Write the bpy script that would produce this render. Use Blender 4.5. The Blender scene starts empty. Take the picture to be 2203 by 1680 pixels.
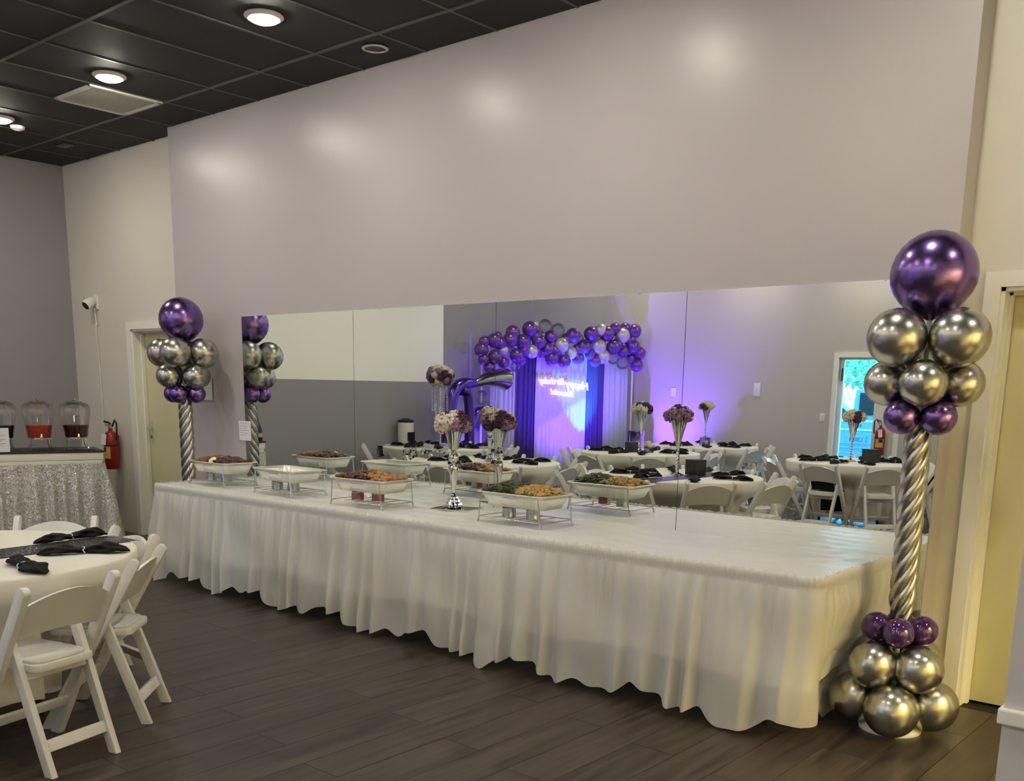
import bpy, bmesh, math, random
from mathutils import Vector, Matrix, Quaternion
random.seed(7)
PI = math.pi
sc = bpy.context.scene
C = sc.collection
# ------------------------------------------------------------------ camera, world, exposure
FPX, PPY, YAW, PITCH, ROLL = 2093.51, 1256.1, -0.70507, -0.199285, 0.016797
CAM = Vector((7.18714, -4.91249, 1.55308))
_w = Vector((math.sin(YAW)*math.cos(PITCH), math.cos(YAW)*math.cos(PITCH), math.sin(PITCH)))
_r = Vector((math.cos(YAW), -math.sin(YAW), 0)); _u = _r.cross(_w)
_c, _s = math.cos(ROLL), math.sin(ROLL)
_r2 = _c*_r + _s*_u; _u2 = -_s*_r + _c*_u
cd = bpy.data.cameras.new('camera'); cam = bpy.data.objects.new('camera', cd); C.objects.link(cam)
cam.matrix_world = Matrix(((_r2.x, _u2.x, -_w.x, CAM.x), (_r2.y, _u2.y, -_w.y, CAM.y), (_r2.z, _u2.z, -_w.z, CAM.z), (0, 0, 0, 1)))
cd.sensor_width = 36; cd.sensor_fit = 'HORIZONTAL'; cd.lens = FPX/2203*36; cd.shift_y = (PPY-840)/2203
cd.clip_start = 0.05; cd.clip_end = 200
sc.camera = cam
world = bpy.data.worlds.new('sky'); sc.world = world; world.use_nodes = True
wn = world.node_tree; sky = wn.nodes.new('ShaderNodeTexSky'); sky.sky_type = 'NISHITA'
sky.sun_disc = False; sky.sun_elevation = math.radians(50); sky.sun_rotation = math.radians(200)
wn.links.new(sky.outputs[0], wn.nodes['Background'].inputs[0]); wn.nodes['Background'].inputs[1].default_value = 1.0
sc.view_settings.view_transform = 'Standard'; sc.view_settings.look = 'None'
sc.view_settings.gamma = 1.0; sc.view_settings.use_curve_mapping = False
sc.view_settings.exposure = 1.25
sc.cycles.max_bounces = 9; sc.cycles.diffuse_bounces = 3; sc.cycles.glossy_bounces = 4
sc.cycles.transparent_max_bounces = 10; sc.cycles.transmission_bounces = 6
sc.cycles.sample_clamp_indirect = 4.0; sc.cycles.use_denoising = True
LAMP = 88.0          # emission strength of a ceiling disc
PURPLE = (0.20, 0.08, 1.0)

# ------------------------------------------------------------------ materials
def lin(c):
    return tuple((x/12.92 if x <= .04045 else ((x+.055)/1.055)**2.4) for x in c) + (1,)
MATS = {}
def mat(name, col, rough=.5, metal=0., spec=.5, trans=0., emit=None, estr=0., bump=0., bscale=40., var=0., vscale=6., coat=0., sheen=0., alpha=1., ior=None):
    m = bpy.data.materials.new(name); m.use_nodes = True; nt = m.node_tree
    b = nt.nodes['Principled BSDF']
    b.inputs['Base Color'].default_value = lin(col); b.inputs['Roughness'].default_value = rough
    b.inputs['Metallic'].default_value = metal; b.inputs['Specular IOR Level'].default_value = spec
    b.inputs['Transmission Weight'].default_value = trans; b.inputs['Coat Weight'].default_value = coat
    b.inputs['Sheen Weight'].default_value = sheen; b.inputs['Alpha'].default_value = alpha
    if ior: b.inputs['IOR'].default_value = ior
    if emit: b.inputs['Emission Color'].default_value = tuple(emit)+(1,); b.inputs['Emission Strength'].default_value = estr
    if bump or var:
        tc = nt.nodes.new('ShaderNodeTexCoord')
        if bump:
            n = nt.nodes.new('ShaderNodeTexNoise'); n.inputs['Scale'].default_value = bscale; n.inputs['Detail'].default_value = 4
            bp = nt.nodes.new('ShaderNodeBump'); bp.inputs['Strength'].default_value = bump; bp.inputs['Distance'].default_value = .01
            nt.links.new(tc.outputs['Object'], n.inputs['Vector']); nt.links.new(n.outputs[0], bp.inputs['Height']); nt.links.new(bp.outputs[0], b.inputs['Normal'])
        if var:
            n2 = nt.nodes.new('ShaderNodeTexNoise'); n2.inputs['Scale'].default_value = vscale; n2.inputs['Detail'].default_value = 3
            mx = nt.nodes.new('ShaderNodeMix'); mx.data_type = 'RGBA'
            mx.inputs[6].default_value = lin(tuple(max(0, x*(1-var)) for x in col)); mx.inputs[7].default_value = lin(tuple(min(1, x*(1+var)) for x in col))
            nt.links.new(tc.outputs['Object'], n2.inputs['Vector']); nt.links.new(n2.outputs[0], mx.inputs[0]); nt.links.new(mx.outputs[2], b.inputs['Base Color'])
    MATS[name] = m
    return m
def cloth_mat(name, col, transl=.35, clear=.0, rough=.55, spec=.3, bump=0., bscale=30):
    m = mat(name, col, rough, spec=spec, bump=bump, bscale=bscale); nt = m.node_tree
    b = nt.nodes['Principled BSDF']; out = nt.nodes['Material Output']
    t = nt.nodes.new('ShaderNodeBsdfTranslucent'); t.inputs[0].default_value = lin(col)
    mx = nt.nodes.new('ShaderNodeMixShader'); mx.inputs[0].default_value = transl
    nt.links.new(b.outputs[0], mx.inputs[1]); nt.links.new(t.outputs[0], mx.inputs[2]); last = mx
    if clear:
        tr = nt.nodes.new('ShaderNodeBsdfTransparent'); m2 = nt.nodes.new('ShaderNodeMixShader'); m2.inputs[0].default_value = clear
        nt.links.new(mx.outputs[0], m2.inputs[1]); nt.links.new(tr.outputs[0], m2.inputs[2]); last = m2
    nt.links.new(last.outputs[0], out.inputs[0])
    return m
def glass_mat(name, tint, gloss=.12, rough=.0):
    m = bpy.data.materials.new(name); m.use_nodes = True; nt = m.node_tree; nt.nodes.remove(nt.nodes['Principled BSDF'])
    out = nt.nodes['Material Output']; tr = nt.nodes.new('ShaderNodeBsdfTransparent'); tr.inputs[0].default_value = tuple(tint)+(1,)
    gl = nt.nodes.new('ShaderNodeBsdfGlossy'); gl.inputs['Roughness'].default_value = rough
    lw = nt.nodes.new('ShaderNodeLayerWeight'); lw.inputs[0].default_value = .35
    mt = nt.nodes.new('ShaderNodeMath'); mt.operation = 'MULTIPLY_ADD'; mt.inputs[1].default_value = .6; mt.inputs[2].default_value = gloss*.4
    mx = nt.nodes.new('ShaderNodeMixShader')
    nt.links.new(lw.outputs['Fresnel'], mt.inputs[0]); nt.links.new(mt.outputs[0], mx.inputs[0]); nt.links.new(tr.outputs[0], mx.inputs[1]); nt.links.new(gl.outputs[0], mx.inputs[2])
    nt.links.new(mx.outputs[0], out.inputs[0]); MATS[name] = m
    return m
def wood_mat(name):
    m = bpy.data.materials.new(name); m.use_nodes = True; nt = m.node_tree; b = nt.nodes['Principled BSDF']; L = nt.links.new
    geo = nt.nodes.new('ShaderNodeNewGeometry'); oi = nt.nodes.new('ShaderNodeObjectInfo')
    mp = nt.nodes.new('ShaderNodeMapping'); mp.inputs['Scale'].default_value = (22, 1.6, 1)
    off = nt.nodes.new('ShaderNodeCombineXYZ'); ml = nt.nodes.new('ShaderNodeMath'); ml.operation = 'MULTIPLY'; ml.inputs[1].default_value = 37
    L(oi.outputs['Random'], ml.inputs[0]); L(ml.outputs[0], off.inputs[1]); L(ml.outputs[0], off.inputs[2])
    L(geo.outputs['Position'], mp.inputs['Vector']); L(off.outputs[0], mp.inputs['Location'])
    n = nt.nodes.new('ShaderNodeTexNoise'); n.inputs['Scale'].default_value = 1.0; n.inputs['Detail'].default_value = 6; n.inputs['Distortion'].default_value = .6
    L(mp.outputs[0], n.inputs['Vector'])
    n3 = nt.nodes.new('ShaderNodeTexNoise'); n3.inputs['Scale'].default_value = .9; n3.inputs['Detail'].default_value = 2; L(geo.outputs['Position'], n3.inputs['Vector'])
    cr = nt.nodes.new('ShaderNodeValToRGB'); cr.color_ramp.elements[0].position = .3; cr.color_ramp.elements[1].position = .72
    cr.color_ramp.elements[0].color = lin((.165, .135, .118)); cr.color_ramp.elements[1].color = lin((.31, .265, .235))
    L(n.outputs[0], cr.inputs[0])
    hv = nt.nodes.new('ShaderNodeHueSaturation'); ad = nt.nodes.new('ShaderNodeMath'); ad.operation = 'MULTIPLY_ADD'; ad.inputs[1].default_value = .3; ad.inputs[2].default_value = .72
    L(oi.outputs['Random'], ad.inputs[0]); L(ad.outputs[0], hv.inputs['Value']); L(cr.outputs[0], hv.inputs['Color']); L(hv.outputs[0], b.inputs['Base Color'])
    b.inputs['Roughness'].default_value = .36; b.inputs['Specular IOR Level'].default_value = .42
    bp = nt.nodes.new('ShaderNodeBump'); bp.inputs['Strength'].default_value = .12; bp.inputs['Distance'].default_value = .004
    L(n.outputs[0], bp.inputs['Height']); L(bp.outputs[0], b.inputs['Normal']); MATS[name] = m
    return m
def sequin_mat(name, col, dark, scale=160, metal=.8):
    m = bpy.data.materials.new(name); m.use_nodes = True; nt = m.node_tree; b = nt.nodes['Principled BSDF']; L = nt.links.new
    tc = nt.nodes.new('ShaderNodeTexCoord'); v = nt.nodes.new('ShaderNodeTexVoronoi'); v.inputs['Scale'].default_value = scale
    L(tc.outputs['Object'], v.inputs['Vector'])
    mx = nt.nodes.new('ShaderNodeMix'); mx.data_type = 'RGBA'; mx.inputs[6].default_value = lin(dark); mx.inputs[7].default_value = lin(col)
    sp = nt.nodes.new('ShaderNodeSeparateColor'); L(v.outputs['Color'], sp.inputs[0]); L(sp.outputs[0], mx.inputs[0]); L(mx.outputs[2], b.inputs['Base Color'])
    b.inputs['Metallic'].default_value = metal; b.inputs['Roughness'].default_value = .22
    # every sequin is tilted its own way
    nm = nt.nodes.new('ShaderNodeVectorMath'); nm.operation = 'SUBTRACT'; nm.inputs[1].default_value = (.5, .5, .5); L(v.outputs['Color'], nm.inputs[0])
    sc_ = nt.nodes.new('ShaderNodeVectorMath'); sc_.operation = 'SCALE'; sc_.inputs['Scale'].default_value = .9; L(nm.outputs[0], sc_.inputs[0])
    geo = nt.nodes.new('ShaderNodeNewGeometry'); av = nt.nodes.new('ShaderNodeVectorMath'); L(geo.outputs['Normal'], av.inputs[0]); L(sc_.outputs[0], av.inputs[1])
    nn = nt.nodes.new('ShaderNodeVectorMath'); nn.operation = 'NORMALIZE'; L(av.outputs[0], nn.inputs[0]); L(nn.outputs[0], b.inputs['Normal'])
    MATS[name] = m
    return m
def damask_mat(name):
    m = mat(name, (.9, .9, .88), .5); nt = m.node_tree; b = nt.nodes['Principled BSDF']; L = nt.links.new
    tc = nt.nodes.new('ShaderNodeTexCoord'); n = nt.nodes.new('ShaderNodeTexNoise'); n.inputs['Scale'].default_value = 26; n.inputs['Detail'].default_value = 1.5; n.inputs['Distortion'].default_value = 2.2
    L(tc.outputs['Object'], n.inputs['Vector']); cr = nt.nodes.new('ShaderNodeValToRGB'); cr.color_ramp.interpolation = 'CONSTANT'
    cr.color_ramp.elements[0].color = (.01, .01, .012, 1); cr.color_ramp.elements[1].color = (.8, .8, .78, 1); cr.color_ramp.elements[1].position = .5
    L(n.outputs[0], cr.inputs[0]); L(cr.outputs[0], b.inputs['Base Color'])
    return m

M_wall = mat('greige_wall_paint', (.735, .705, .708), .33, spec=.42, bump=.03, bscale=140)
M_cream = mat('cream_wall_paint', (.88, .855, .80), .36, spec=.4, bump=.03, bscale=140)
M_grey = mat('grey_wall_paint', (.585, .57, .588), .5, bump=.03, bscale=140)
M_white_wall = mat('white_wall_paint', (.97, .97, .93), .5, bump=.02, bscale=140)
M_beige = mat('beige_wall_paint', (.765, .735, .72), .4, bump=.03, bscale=140)
M_lav = mat('pale_partition_paint', (.81, .795, .785), .5)
M_trim = mat('white_gloss_trim', (.95, .935, .89), .35)
M_door = mat('cream_door_paint', (.84, .81, .64), .4)
M_tile = mat('black_ceiling_tile', (.115, .11, .115), .75, bump=.25, bscale=260, var=.12, vscale=2.5)
M_tee = mat('dark_grey_ceiling_grid', (.30, .295, .29), .5)
M_floor = wood_mat('dark_wood_plank')
M_joint = mat('dark_floor_joint', (.06, .05, .045), .8)
M_mirror = mat('mirror_glass', (.93, .945, .93), 0.0, metal=1.0)
M_mirror_edge = mat('mirror_edge', (.16, .18, .17), .3)
M_resin = mat('white_chair_resin', (.86, .85, .83), .3, spec=.5)
M_plastic_cloth = cloth_mat('white_plastic_cloth', (.93, .92, .90), .12, 0, rough=.3, spec=.5)
M_skirt = cloth_mat('translucent_white_plastic_skirt', (.95, .94, .92), .30, .22, rough=.33, spec=.4, bump=.06, bscale=25)
M_linen = cloth_mat('white_table_linen', (.92, .90, .86), .12, 0, rough=.75, spec=.2, bump=.05, bscale=60)
M_silver_b = mat('chrome_silver_balloon', (.72, .715, .68), .27, metal=1.0)
M_purple_b = mat('chrome_purple_balloon', (.485, .385, .63), .25, metal=1.0)
M_plum_b = mat('glossy_plum_balloon', (.25, .10, .36), .12, spec=.6, coat=.5)
M_clear_b = glass_mat('clear_balloon', (.88, .88, .92), .2)
M_chrome = mat('polished_chrome', (.86, .86, .85), .06, metal=1.0)
M_crystal = mat('crystal_bead', (.92, .92, .96), .05, metal=.75)
M_alu = mat('aluminium_foil_pan', (.93, .925, .89), .3, metal=.6, bump=.08, bscale=90)
M_wire = mat('steel_wire', (.78, .78, .76), .3, metal=1.0)
M_can = mat('tin_can', (.66, .67, .67), .3, metal=.9)
M_can_red = mat('red_can_label', (.55, .29, .30), .5)
M_black_cloth = mat('black_napkin_cloth', (.035, .035, .05), .75, spec=.25, bump=.2, bscale=60)
M_ring = mat('white_napkin_ring', (.9, .9, .88), .3)
M_seq_silver = sequin_mat('silver_sequin_cloth', (.90, .89, .86), (.68, .67, .65), 150, .22)
M_seq_dark = sequin_mat('charcoal_sequin_cloth', (.30, .27, .31), (.11, .10, .12), 220, .5)
M_damask = damask_mat('black_white_damask')
M_glass = glass_mat('clear_glass', (.965, .965, .97), .15)
M_tint = glass_mat('blue_tinted_glass', (.42, .80, .98), .05)
M_black = mat('black_plastic', (.05, .05, .055), .4)
M_dark = mat('charcoal_card', (.13, .15, .155), .6)
M_red = mat('red_enamel', (.58, .10, .08), .3, spec=.5)
M_white = mat('white_plastic', (.9, .9, .88), .4)
M_paper = mat('white_paper', (.93, .92, .93), .8)
M_yellow = mat('yellow_label', (.80, .66, .30), .6)
M_ink = mat('grey_ink', (.25, .25, .28), .8)
M_petal_w = mat('ivory_petal', (.86, .82, .75), .7, var=.06, vscale=30)
M_petal_m = mat('mauve_petal', (.58, .46, .56), .7, var=.12, vscale=30)
M_petal_p = mat('plum_petal', (.31, .16, .27), .7, var=.15, vscale=30)
M_cur_p = cloth_mat('purple_drape', (.30, .24, .50), .25, 0, rough=.7)
M_cur_w = cloth_mat('white_sheer_drape', (.86, .87, .92), .35, 0, rough=.7)
M_cur_b = cloth_mat('silver_blue_sheer_drape', (.86, .90, .93), .35, .05, rough=.6)
M_foil_p = mat('purple_foil', (.38, .28, .66), .2, metal=.9)
M_foil_s = mat('silver_foil', (.70, .68, .70), .16, metal=1.0)
M_asphalt = mat('pale_asphalt', (.55, .58, .62), .9, bump=.3, bscale=30)
M_truck = mat('pale_blue_truck_paint', (.50, .66, .74), .35, coat=.4)
M_truck_dark = mat('dark_blue_panel', (.20, .28, .45), .5)
M_carwhite = mat('white_car_paint', (.9, .93, .94), .2, coat=.6)
M_leaf = mat('pale_green_leaf', (.66, .80, .60), .7, var=.25, vscale=9)
M_bark = mat('tree_bark', (.62, .66, .62), .9)
M_lampw = mat('lamp_trim_white', (.88, .87, .83), .4)
M_lens = mat('lit_lamp_lens', (1, 1, 1), .5, emit=(1.0, .945, .80), estr=LAMP)
M_neon = mat('pink_neon', (1, .8, .95), .4, emit=(1.0, .50, .90), estr=1.15)
M_exit = mat('lit_exit_sign', (.1, .6, .45), .4, emit=(.05, .75, .5), estr=1.6)
M_warm = mat('warm_lamp_panel', (1, .95, .8), .5, emit=(1.0, .80, .32), estr=48)

# ------------------------------------------------------------------ mesh builder
class MB:
    def __init__(s): s.v = []; s.f = []
    def add(s, vs, fs):
        o = len(s.v); s.v += [tuple(v) for v in vs]; s.f += [tuple(i+o for i in f) for f in fs]; return s
    def box(s, c, d, rot=None):
        x, y, z = d[0]/2, d[1]/2, d[2]/2
        vs = [Vector((i*x, j*y, k*z)) for i in (-1, 1) for j in (-1, 1) for k in (-1, 1)]
        if rot is not None: vs = [rot @ v for v in vs]
        return s.add([v+Vector(c) for v in vs], [(0, 1, 3, 2), (4, 6, 7, 5), (0, 4, 5, 1), (2, 3, 7, 6), (0, 2, 6, 4), (1, 5, 7, 3)])
    def b6(s, x0, x1, y0, y1, z0, z1): return s.box(((x0+x1)/2, (y0+y1)/2, (z0+z1)/2), (x1-x0, y1-y0, z1-z0))
    def lathe(s, prof, n=24, c=(0, 0, 0), sx=1, sy=1):
        c = Vector(c); vs = []; fs = []
        for r, z in prof:
            for i in range(n):
                a = 2*PI*i/n; vs.append(c+Vector((r*math.cos(a)*sx, r*math.sin(a)*sy, z)))
        for k in range(len(prof)-1):
            for i in range(n):
                j = (i+1) % n; fs.append((k*n+i, k*n+j, (k+1)*n+j, (k+1)*n+i))
        if prof[0][0] > 1e-4: fs.append(tuple(range(n-1, -1, -1)))
        if prof[-1][0] > 1e-4: fs.append(tuple((len(prof)-1)*n+i for i in range(n)))
        return s.add(vs, fs)
    def tube(s, path, r, n=8, closed=False, flat=1.0):
        P = [Vector(p) for p in path]; m = len(P); R_ = r if isinstance(r, (list, tuple)) else [r]*m
        vs = []; fs = []; nrm = None
        for i, p in enumerate(P):
            if closed: t = P[(i+1) % m]-P[i-1]
            else: t = P[min(i+1, m-1)]-P[max(i-1, 0)]
            t.normalize()
            if nrm is None:
                nrm = t.cross(Vector((0, 0, 1)));
                if nrm.length < .05: nrm = t.cross(Vector((1, 0, 0)))
            nrm = (nrm - t*nrm.dot(t)).normalized(); bi = t.cross(nrm)
            for k in range(n):
                a = 2*PI*k/n; vs.append(p + (nrm*math.cos(a) + bi*math.sin(a)*flat)*R_[i])
        for i in range(m if closed else m-1):
            i2 = (i+1) % m
            for k in range(n):
                k2 = (k+1) % n; fs.append((i*n+k, i*n+k2, i2*n+k2, i2*n+k))
        if not closed: fs.append(tuple(range(n-1, -1, -1))); fs.append(tuple((m-1)*n+k for k in range(n)))
        return s.add(vs, fs)
    def bar(s, p0, p1, w, h, up=(0, 0, 1)):
        p0, p1 = Vector(p0), Vector(p1); t = (p1-p0).normalized(); sd = t.cross(Vector(up)).normalized(); u = sd.cross(t)
        vs = [p+sd*(i*w/2)+u*(j*h/2) for p in (p0, p1) for i, j in ((-1, -1), (1, -1), (1, 1), (-1, 1))]
        return s.add(vs, [(3, 2, 1, 0), (4, 5, 6, 7), (0, 1, 5, 4), (1, 2, 6, 5), (2, 3, 7, 6), (3, 0, 4, 7)])
    def sphere(s, c, r, nu=16, nv=10):
        if not isinstance(r, (tuple, list)): r = (r, r, r)
        c = Vector(c); vs = [c+Vector((0, 0, -r[2]))]; fs = []
        for j in range(1, nv):
            b = PI*j/nv-PI/2
            for i in range(nu):
                a = 2*PI*i/nu; vs.append(c+Vector((r[0]*math.cos(a)*math.cos(b), r[1]*math.sin(a)*math.cos(b), r[2]*math.sin(b))))
        vs.append(c+Vector((0, 0, r[2]))); N = len(vs)-1
        for i in range(nu):
            j = (i+1) % nu; fs.append((0, 1+j, 1+i)); o = 1+(nv-2)*nu; fs.append((N, o+i, o+j))
        for k in range(nv-2):
            for i in range(nu):
                j = (i+1) % nu; fs.append((1+k*nu+i, 1+k*nu+j, 1+(k+1)*nu+j, 1+(k+1)*nu+i))
        return s.add(vs, fs)
    def grid(s, fn, nu, nv, closed=False):
        vs = [fn(i/nu, j/nv) for j in range(nv+1) for i in range(nu if closed else nu+1)]; w = nu if closed else nu+1
        fs = [(j*w+i, j*w+(i+1) % w, (j+1)*w+(i+1) % w, (j+1)*w+i) for j in range(nv) for i in range(nu)]
        return s.add(vs, fs)
    def prism(s, poly, ax, a0, a1):
        # poly of 2-D points in the two axes other than ax
        def mk(p, a):
            return {'x': (a, p[0], p[1]), 'y': (p[0], a, p[1]), 'z': (p[0], p[1], a)}[ax]
        n = len(poly); vs = [mk(p, a0) for p in poly]+[mk(p, a1) for p in poly]
        fs = [(i, (i+1) % n, n+(i+1) % n, n+i) for i in range(n)]+[tuple(range(n-1, -1, -1)), tuple(range(n, 2*n))]
        return s.add(vs, fs)
    def mesh(s, name, m, bevel=0, smooth=40):
        me = bpy.data.meshes.new(name); me.from_pydata(s.v, [], s.f)
        bm = bmesh.new(); bm.from_mesh(me); bmesh.ops.recalc_face_normals(bm, faces=bm.faces)
        if bevel:
            es = [e for e in bm.edges if len(e.link_faces) == 2 and e.calc_face_angle(0) > .7]
            bmesh.ops.bevel(bm, geom=es, offset=bevel, segments=2, profile=.6, affect='EDGES', clamp_overlap=True)
        bm.to_mesh(me); bm.free(); me.materials.append(m)
        if smooth:
            me.polygons.foreach_set('use_smooth', [True]*len(me.polygons)); me.set_sharp_from_angle(angle=math.radians(smooth))
        return me
    def build(s, name, m, parent=None, bevel=0, smooth=40):
        return link(name, s.mesh(name, m, bevel, smooth), parent)
def link(name, me, parent=None, loc=None, rot=None, scale=None):
    o = bpy.data.objects.new(name, me); C.objects.link(o); o.parent = parent
    if loc is not None: o.location = loc
    if rot is not None:
        if isinstance(rot, Quaternion): o.rotation_mode = 'QUATERNION'; o.rotation_quaternion = rot
        else: o.rotation_euler = rot
    if scale is not None: o.scale = scale if isinstance(scale, (tuple, list)) else (scale,)*3
    return o
def tag(o, label, cat, group=None, kind=None):
    o['label'] = label; o['category'] = cat
    if group: o['group'] = group
    if kind: o['kind'] = kind
    return o
def thing(name, label, cat, loc=(0, 0, 0), rz=0, group=None):
    o = bpy.data.objects.new(name, None); C.objects.link(o); o.location = loc; o.rotation_euler = (0, 0, rz); o.empty_display_size = .1
    return tag(o, label, cat, group)
def struct(o, label=None, cat=None):
    o['kind'] = 'structure'
    if label: o['label'] = label; o['category'] = cat
    return o
def copy_tree(o, parent=None):
    c = o.copy(); C.objects.link(c); c.parent = parent
    for ch in list(o.children): copy_tree(ch, c)
    return c
def text_mesh(txt, size, m, extrude=.002, shear=0., align='CENTER', bevel=0.):
    cu = bpy.data.curves.new('t', 'FONT'); cu.body = txt; cu.size = size; cu.extrude = extrude; cu.shear = shear
    cu.align_x = align; cu.align_y = 'CENTER'; cu.resolution_u = 3; cu.bevel_depth = bevel; cu.bevel_resolution = 1
    o = bpy.data.objects.new('t', cu); C.objects.link(o); bpy.context.view_layer.update()
    me = bpy.data.meshes.new_from_object(o.evaluated_get(bpy.context.evaluated_depsgraph_get()))
    bpy.data.objects.remove(o); bpy.data.curves.remove(cu); me.materials.clear(); me.materials.append(m)
    return me
def rrect(w, d, r, nc=6, ns=20):
    pts = []
    for cx, cy, a0 in ((w/2-r, d/2-r, 0), (-w/2+r, d/2-r, PI/2), (-w/2+r, -d/2+r, PI), (w/2-r, -d/2+r, 1.5*PI)):
        arc = [(cx+r*math.cos(a0+PI/2*i/nc), cy+r*math.sin(a0+PI/2*i/nc)) for i in range(nc+1)]
        if pts:
            p, q = pts[-1], arc[0]; k = max(2, int(ns*math.hypot(q[0]-p[0], q[1]-p[1])/max(w, d)))
            pts += [(p[0]+(q[0]-p[0])*i/k, p[1]+(q[1]-p[1])*i/k) for i in range(1, k)]
        pts += arc
    p, q = pts[-1], pts[0]; k = max(2, int(ns*math.hypot(q[0]-p[0], q[1]-p[1])/max(w, d)))
    pts += [(p[0]+(q[0]-p[0])*i/k, p[1]+(q[1]-p[1])*i/k) for i in range(1, k)]
    return pts
def S(x): return math.sin(x)

# ------------------------------------------------------------------ the room
XL, XR, YF, YB, CZ = -3.335, 8.6, -9.03, .173, 3.71     # left, right, far wall, recessed wall, ceiling
BL, BR = -1.009, 5.679                                   # the wall that stands proud and carries the mirrors
fl = struct(MB().b6(XL-.1, XR+2.2, YF-.25, YB+.25, -.06, -.004).build('floor', M_joint), 'dark wood plank floor of the banquet hall', 'floor')
PW = .2195; planks = []
x = 4.048-PW*34
while x < XR:
    k = int(round((x-4.048)/PW)); y = YF-.02+((k*.47) % 1)*1.3-1.3
    while y < YB+.2:
        y0, y1 = max(y, YF), min(y+1.3, YB)
        if x+PW > XL and y1-y0 > .03: planks.append((max(x, XL), min(x+PW, XR), y0, y1))
        y += 1.3
    x += PW
def seen(p):
    cx, cy = (p[0]+p[1])/2, (p[2]+p[3])/2
    d = Vector((cx, cy, 0))-CAM; z = d.dot(_w)
    if z < .3: return 1e9
    u = 1101+FPX*d.dot(_r2)/z; v = PPY-FPX*d.dot(_u2)/z
    if u < -150 or u > 2350 or v > 2000: return 1e8+d.length
    return d.length + (50 if (cy > -.8 and cx < 5.5 and cx > 0) else 0)
planks.sort(key=seen)
for p in planks[:290]:
    link('floor_plank', MB().b6(p[0]+.0012, p[1]-.0012, p[2]+.0012, p[3]-.0012, -.006, 0).mesh('floor_plank', M_floor, smooth=0), fl)
rest = MB()
for p in planks[290:]: rest.b6(p[0]+.0012, p[1]-.0012, p[2]+.0012, p[3]-.0012, -.006, 0)
ro = rest.build('floor_planks_under_tables', M_floor, fl, smooth=0); ro['kind'] = 'stuff'
# ceiling: grid of tees and 2 x 4 tiles
ce = struct(MB().b6(XL-.2, XR+2.2, YF-.25, YB+.3, CZ+.02, CZ+.1).build('ceiling', M_tile), 'black suspended tile ceiling', 'ceiling')
GX = [.327+.6215*k for k in range(-7, 15)]; GY = [-.43-1.25*k for k in range(-1, 9)]
xs = [XL]+[g for g in GX if XL+.05 < g < XR-.05]+[XR]; ys = [YF]+sorted(g for g in GY if YF+.05 < g < YB-.05)+[YB]
for i in range(len(xs)-1):
    for j in range(len(ys)-1):
        link('ceiling_tile', MB().b6(xs[i]+.011, xs[i+1]-.011, ys[j]+.011, ys[j+1]-.011, CZ+.003, CZ+.02).mesh('ceiling_tile', M_tile, smooth=0), ce)
for g in ys[1:-1]: MB().b6(XL, XR, g-.013, g+.013, CZ-.004, CZ+.015).build('main_tee', M_tee, ce, smooth=0)
for g in xs[1:-1]: MB().b6(g-.011, g+.011, YF, YB, CZ-.001, CZ+.014).build('cross_tee', M_tee, ce, smooth=0)

def wall(name, m, boxes, label):
    b = MB()
    for q in boxes: b.b6(*q)
    return struct(b.build(name, m, smooth=0), label, 'wall')
DL0, DL1, DT = -2.14, -1.22, 2.05                       # left door opening
DR0, DR1 = 5.84, 6.76                                   # right door opening
wall('wall_back', M_cream, [(XL-.2, DL0, YB, YB+.2, 0, CZ+.02), (DL1, BL+.6, YB, YB+.2, 0, CZ+.02), (DL0, DL1, YB, YB+.2, DT, CZ+.02),
     (BR-.6, DR0, YB, YB+.2, 0, CZ+.02), (DR1, XR, YB, YB+.2, 0, CZ+.02), (DR0, DR1, YB, YB+.2, DT, CZ+.02)], 'cream recessed wall with a door at either end')
wall('wall_mirror', M_wall, [(BL, BR, 0, YB, 0, CZ+.02)], 'pale greige wall standing proud and carrying the long mirror')
wl = wall('wall_left', M_grey, [(XL-.2, XL, -7.79, YB+.2, 0, CZ+.02)], 'grey painted side wall with a white upper field')
MB().b6(XL-.01, XL+.002, -5.79, -2.35, 1.61, CZ).build('white_paint_field', M_white_wall, wl, smooth=0)
b = MB(); b.prism([(XL, -7.79), (-2.68, YF), (-2.68, YF-.2), (XL-.2, YF-.2), (XL-.2, -7.79)], 'z', 0, CZ+.02)
struct(b.build('wall_corner', M_grey, smooth=0), 'grey angled corner wall behind the balloon backdrop', 'wall')
FD0, FD1 = 1.43, 2.30
wall('wall_front', M_beige, [(-2.68, FD0, YF-.2, YF, 0, CZ+.02), (FD1, XR, YF-.2, YF, 0, CZ+.02), (FD0, FD1, YF-.2, YF, DT, CZ+.02)], 'beige far wall with a glazed exit door')
KO0, KO1 = -2.75, -.55
wall('wall_right', M_cream, [(XR, XR+.15, YF-.2, KO0, 0, CZ+.02), (XR, XR+.15, KO1, YB+.2, 0, CZ+.02), (XR, XR+.15, KO0, KO1, 2.3, CZ+.02)], 'cream side wall with an opening to the lit kitchen')
wall('wall_kitchen', M_cream, [(XR+2, XR+2.15, -3.6, .5, 0, CZ), (XR+.15, XR+2, -3.75, -3.6, 0, CZ), (XR+.15, XR+2, .37, .5, 0, CZ)], 'cream kitchen walls beyond the side opening')
pt = wall('wall_partition', M_lav, [(6.765, XR, -3.0, -2.88, 0, CZ+.02)], 'pale end of a partition wall')
struct(MB().b6(6.757, XR, -3.012, -2.868, .955, .985).build('trim_1', M_trim, smooth=0, bevel=.004), 'white rail along the pale partition wall', 'trim')

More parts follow.
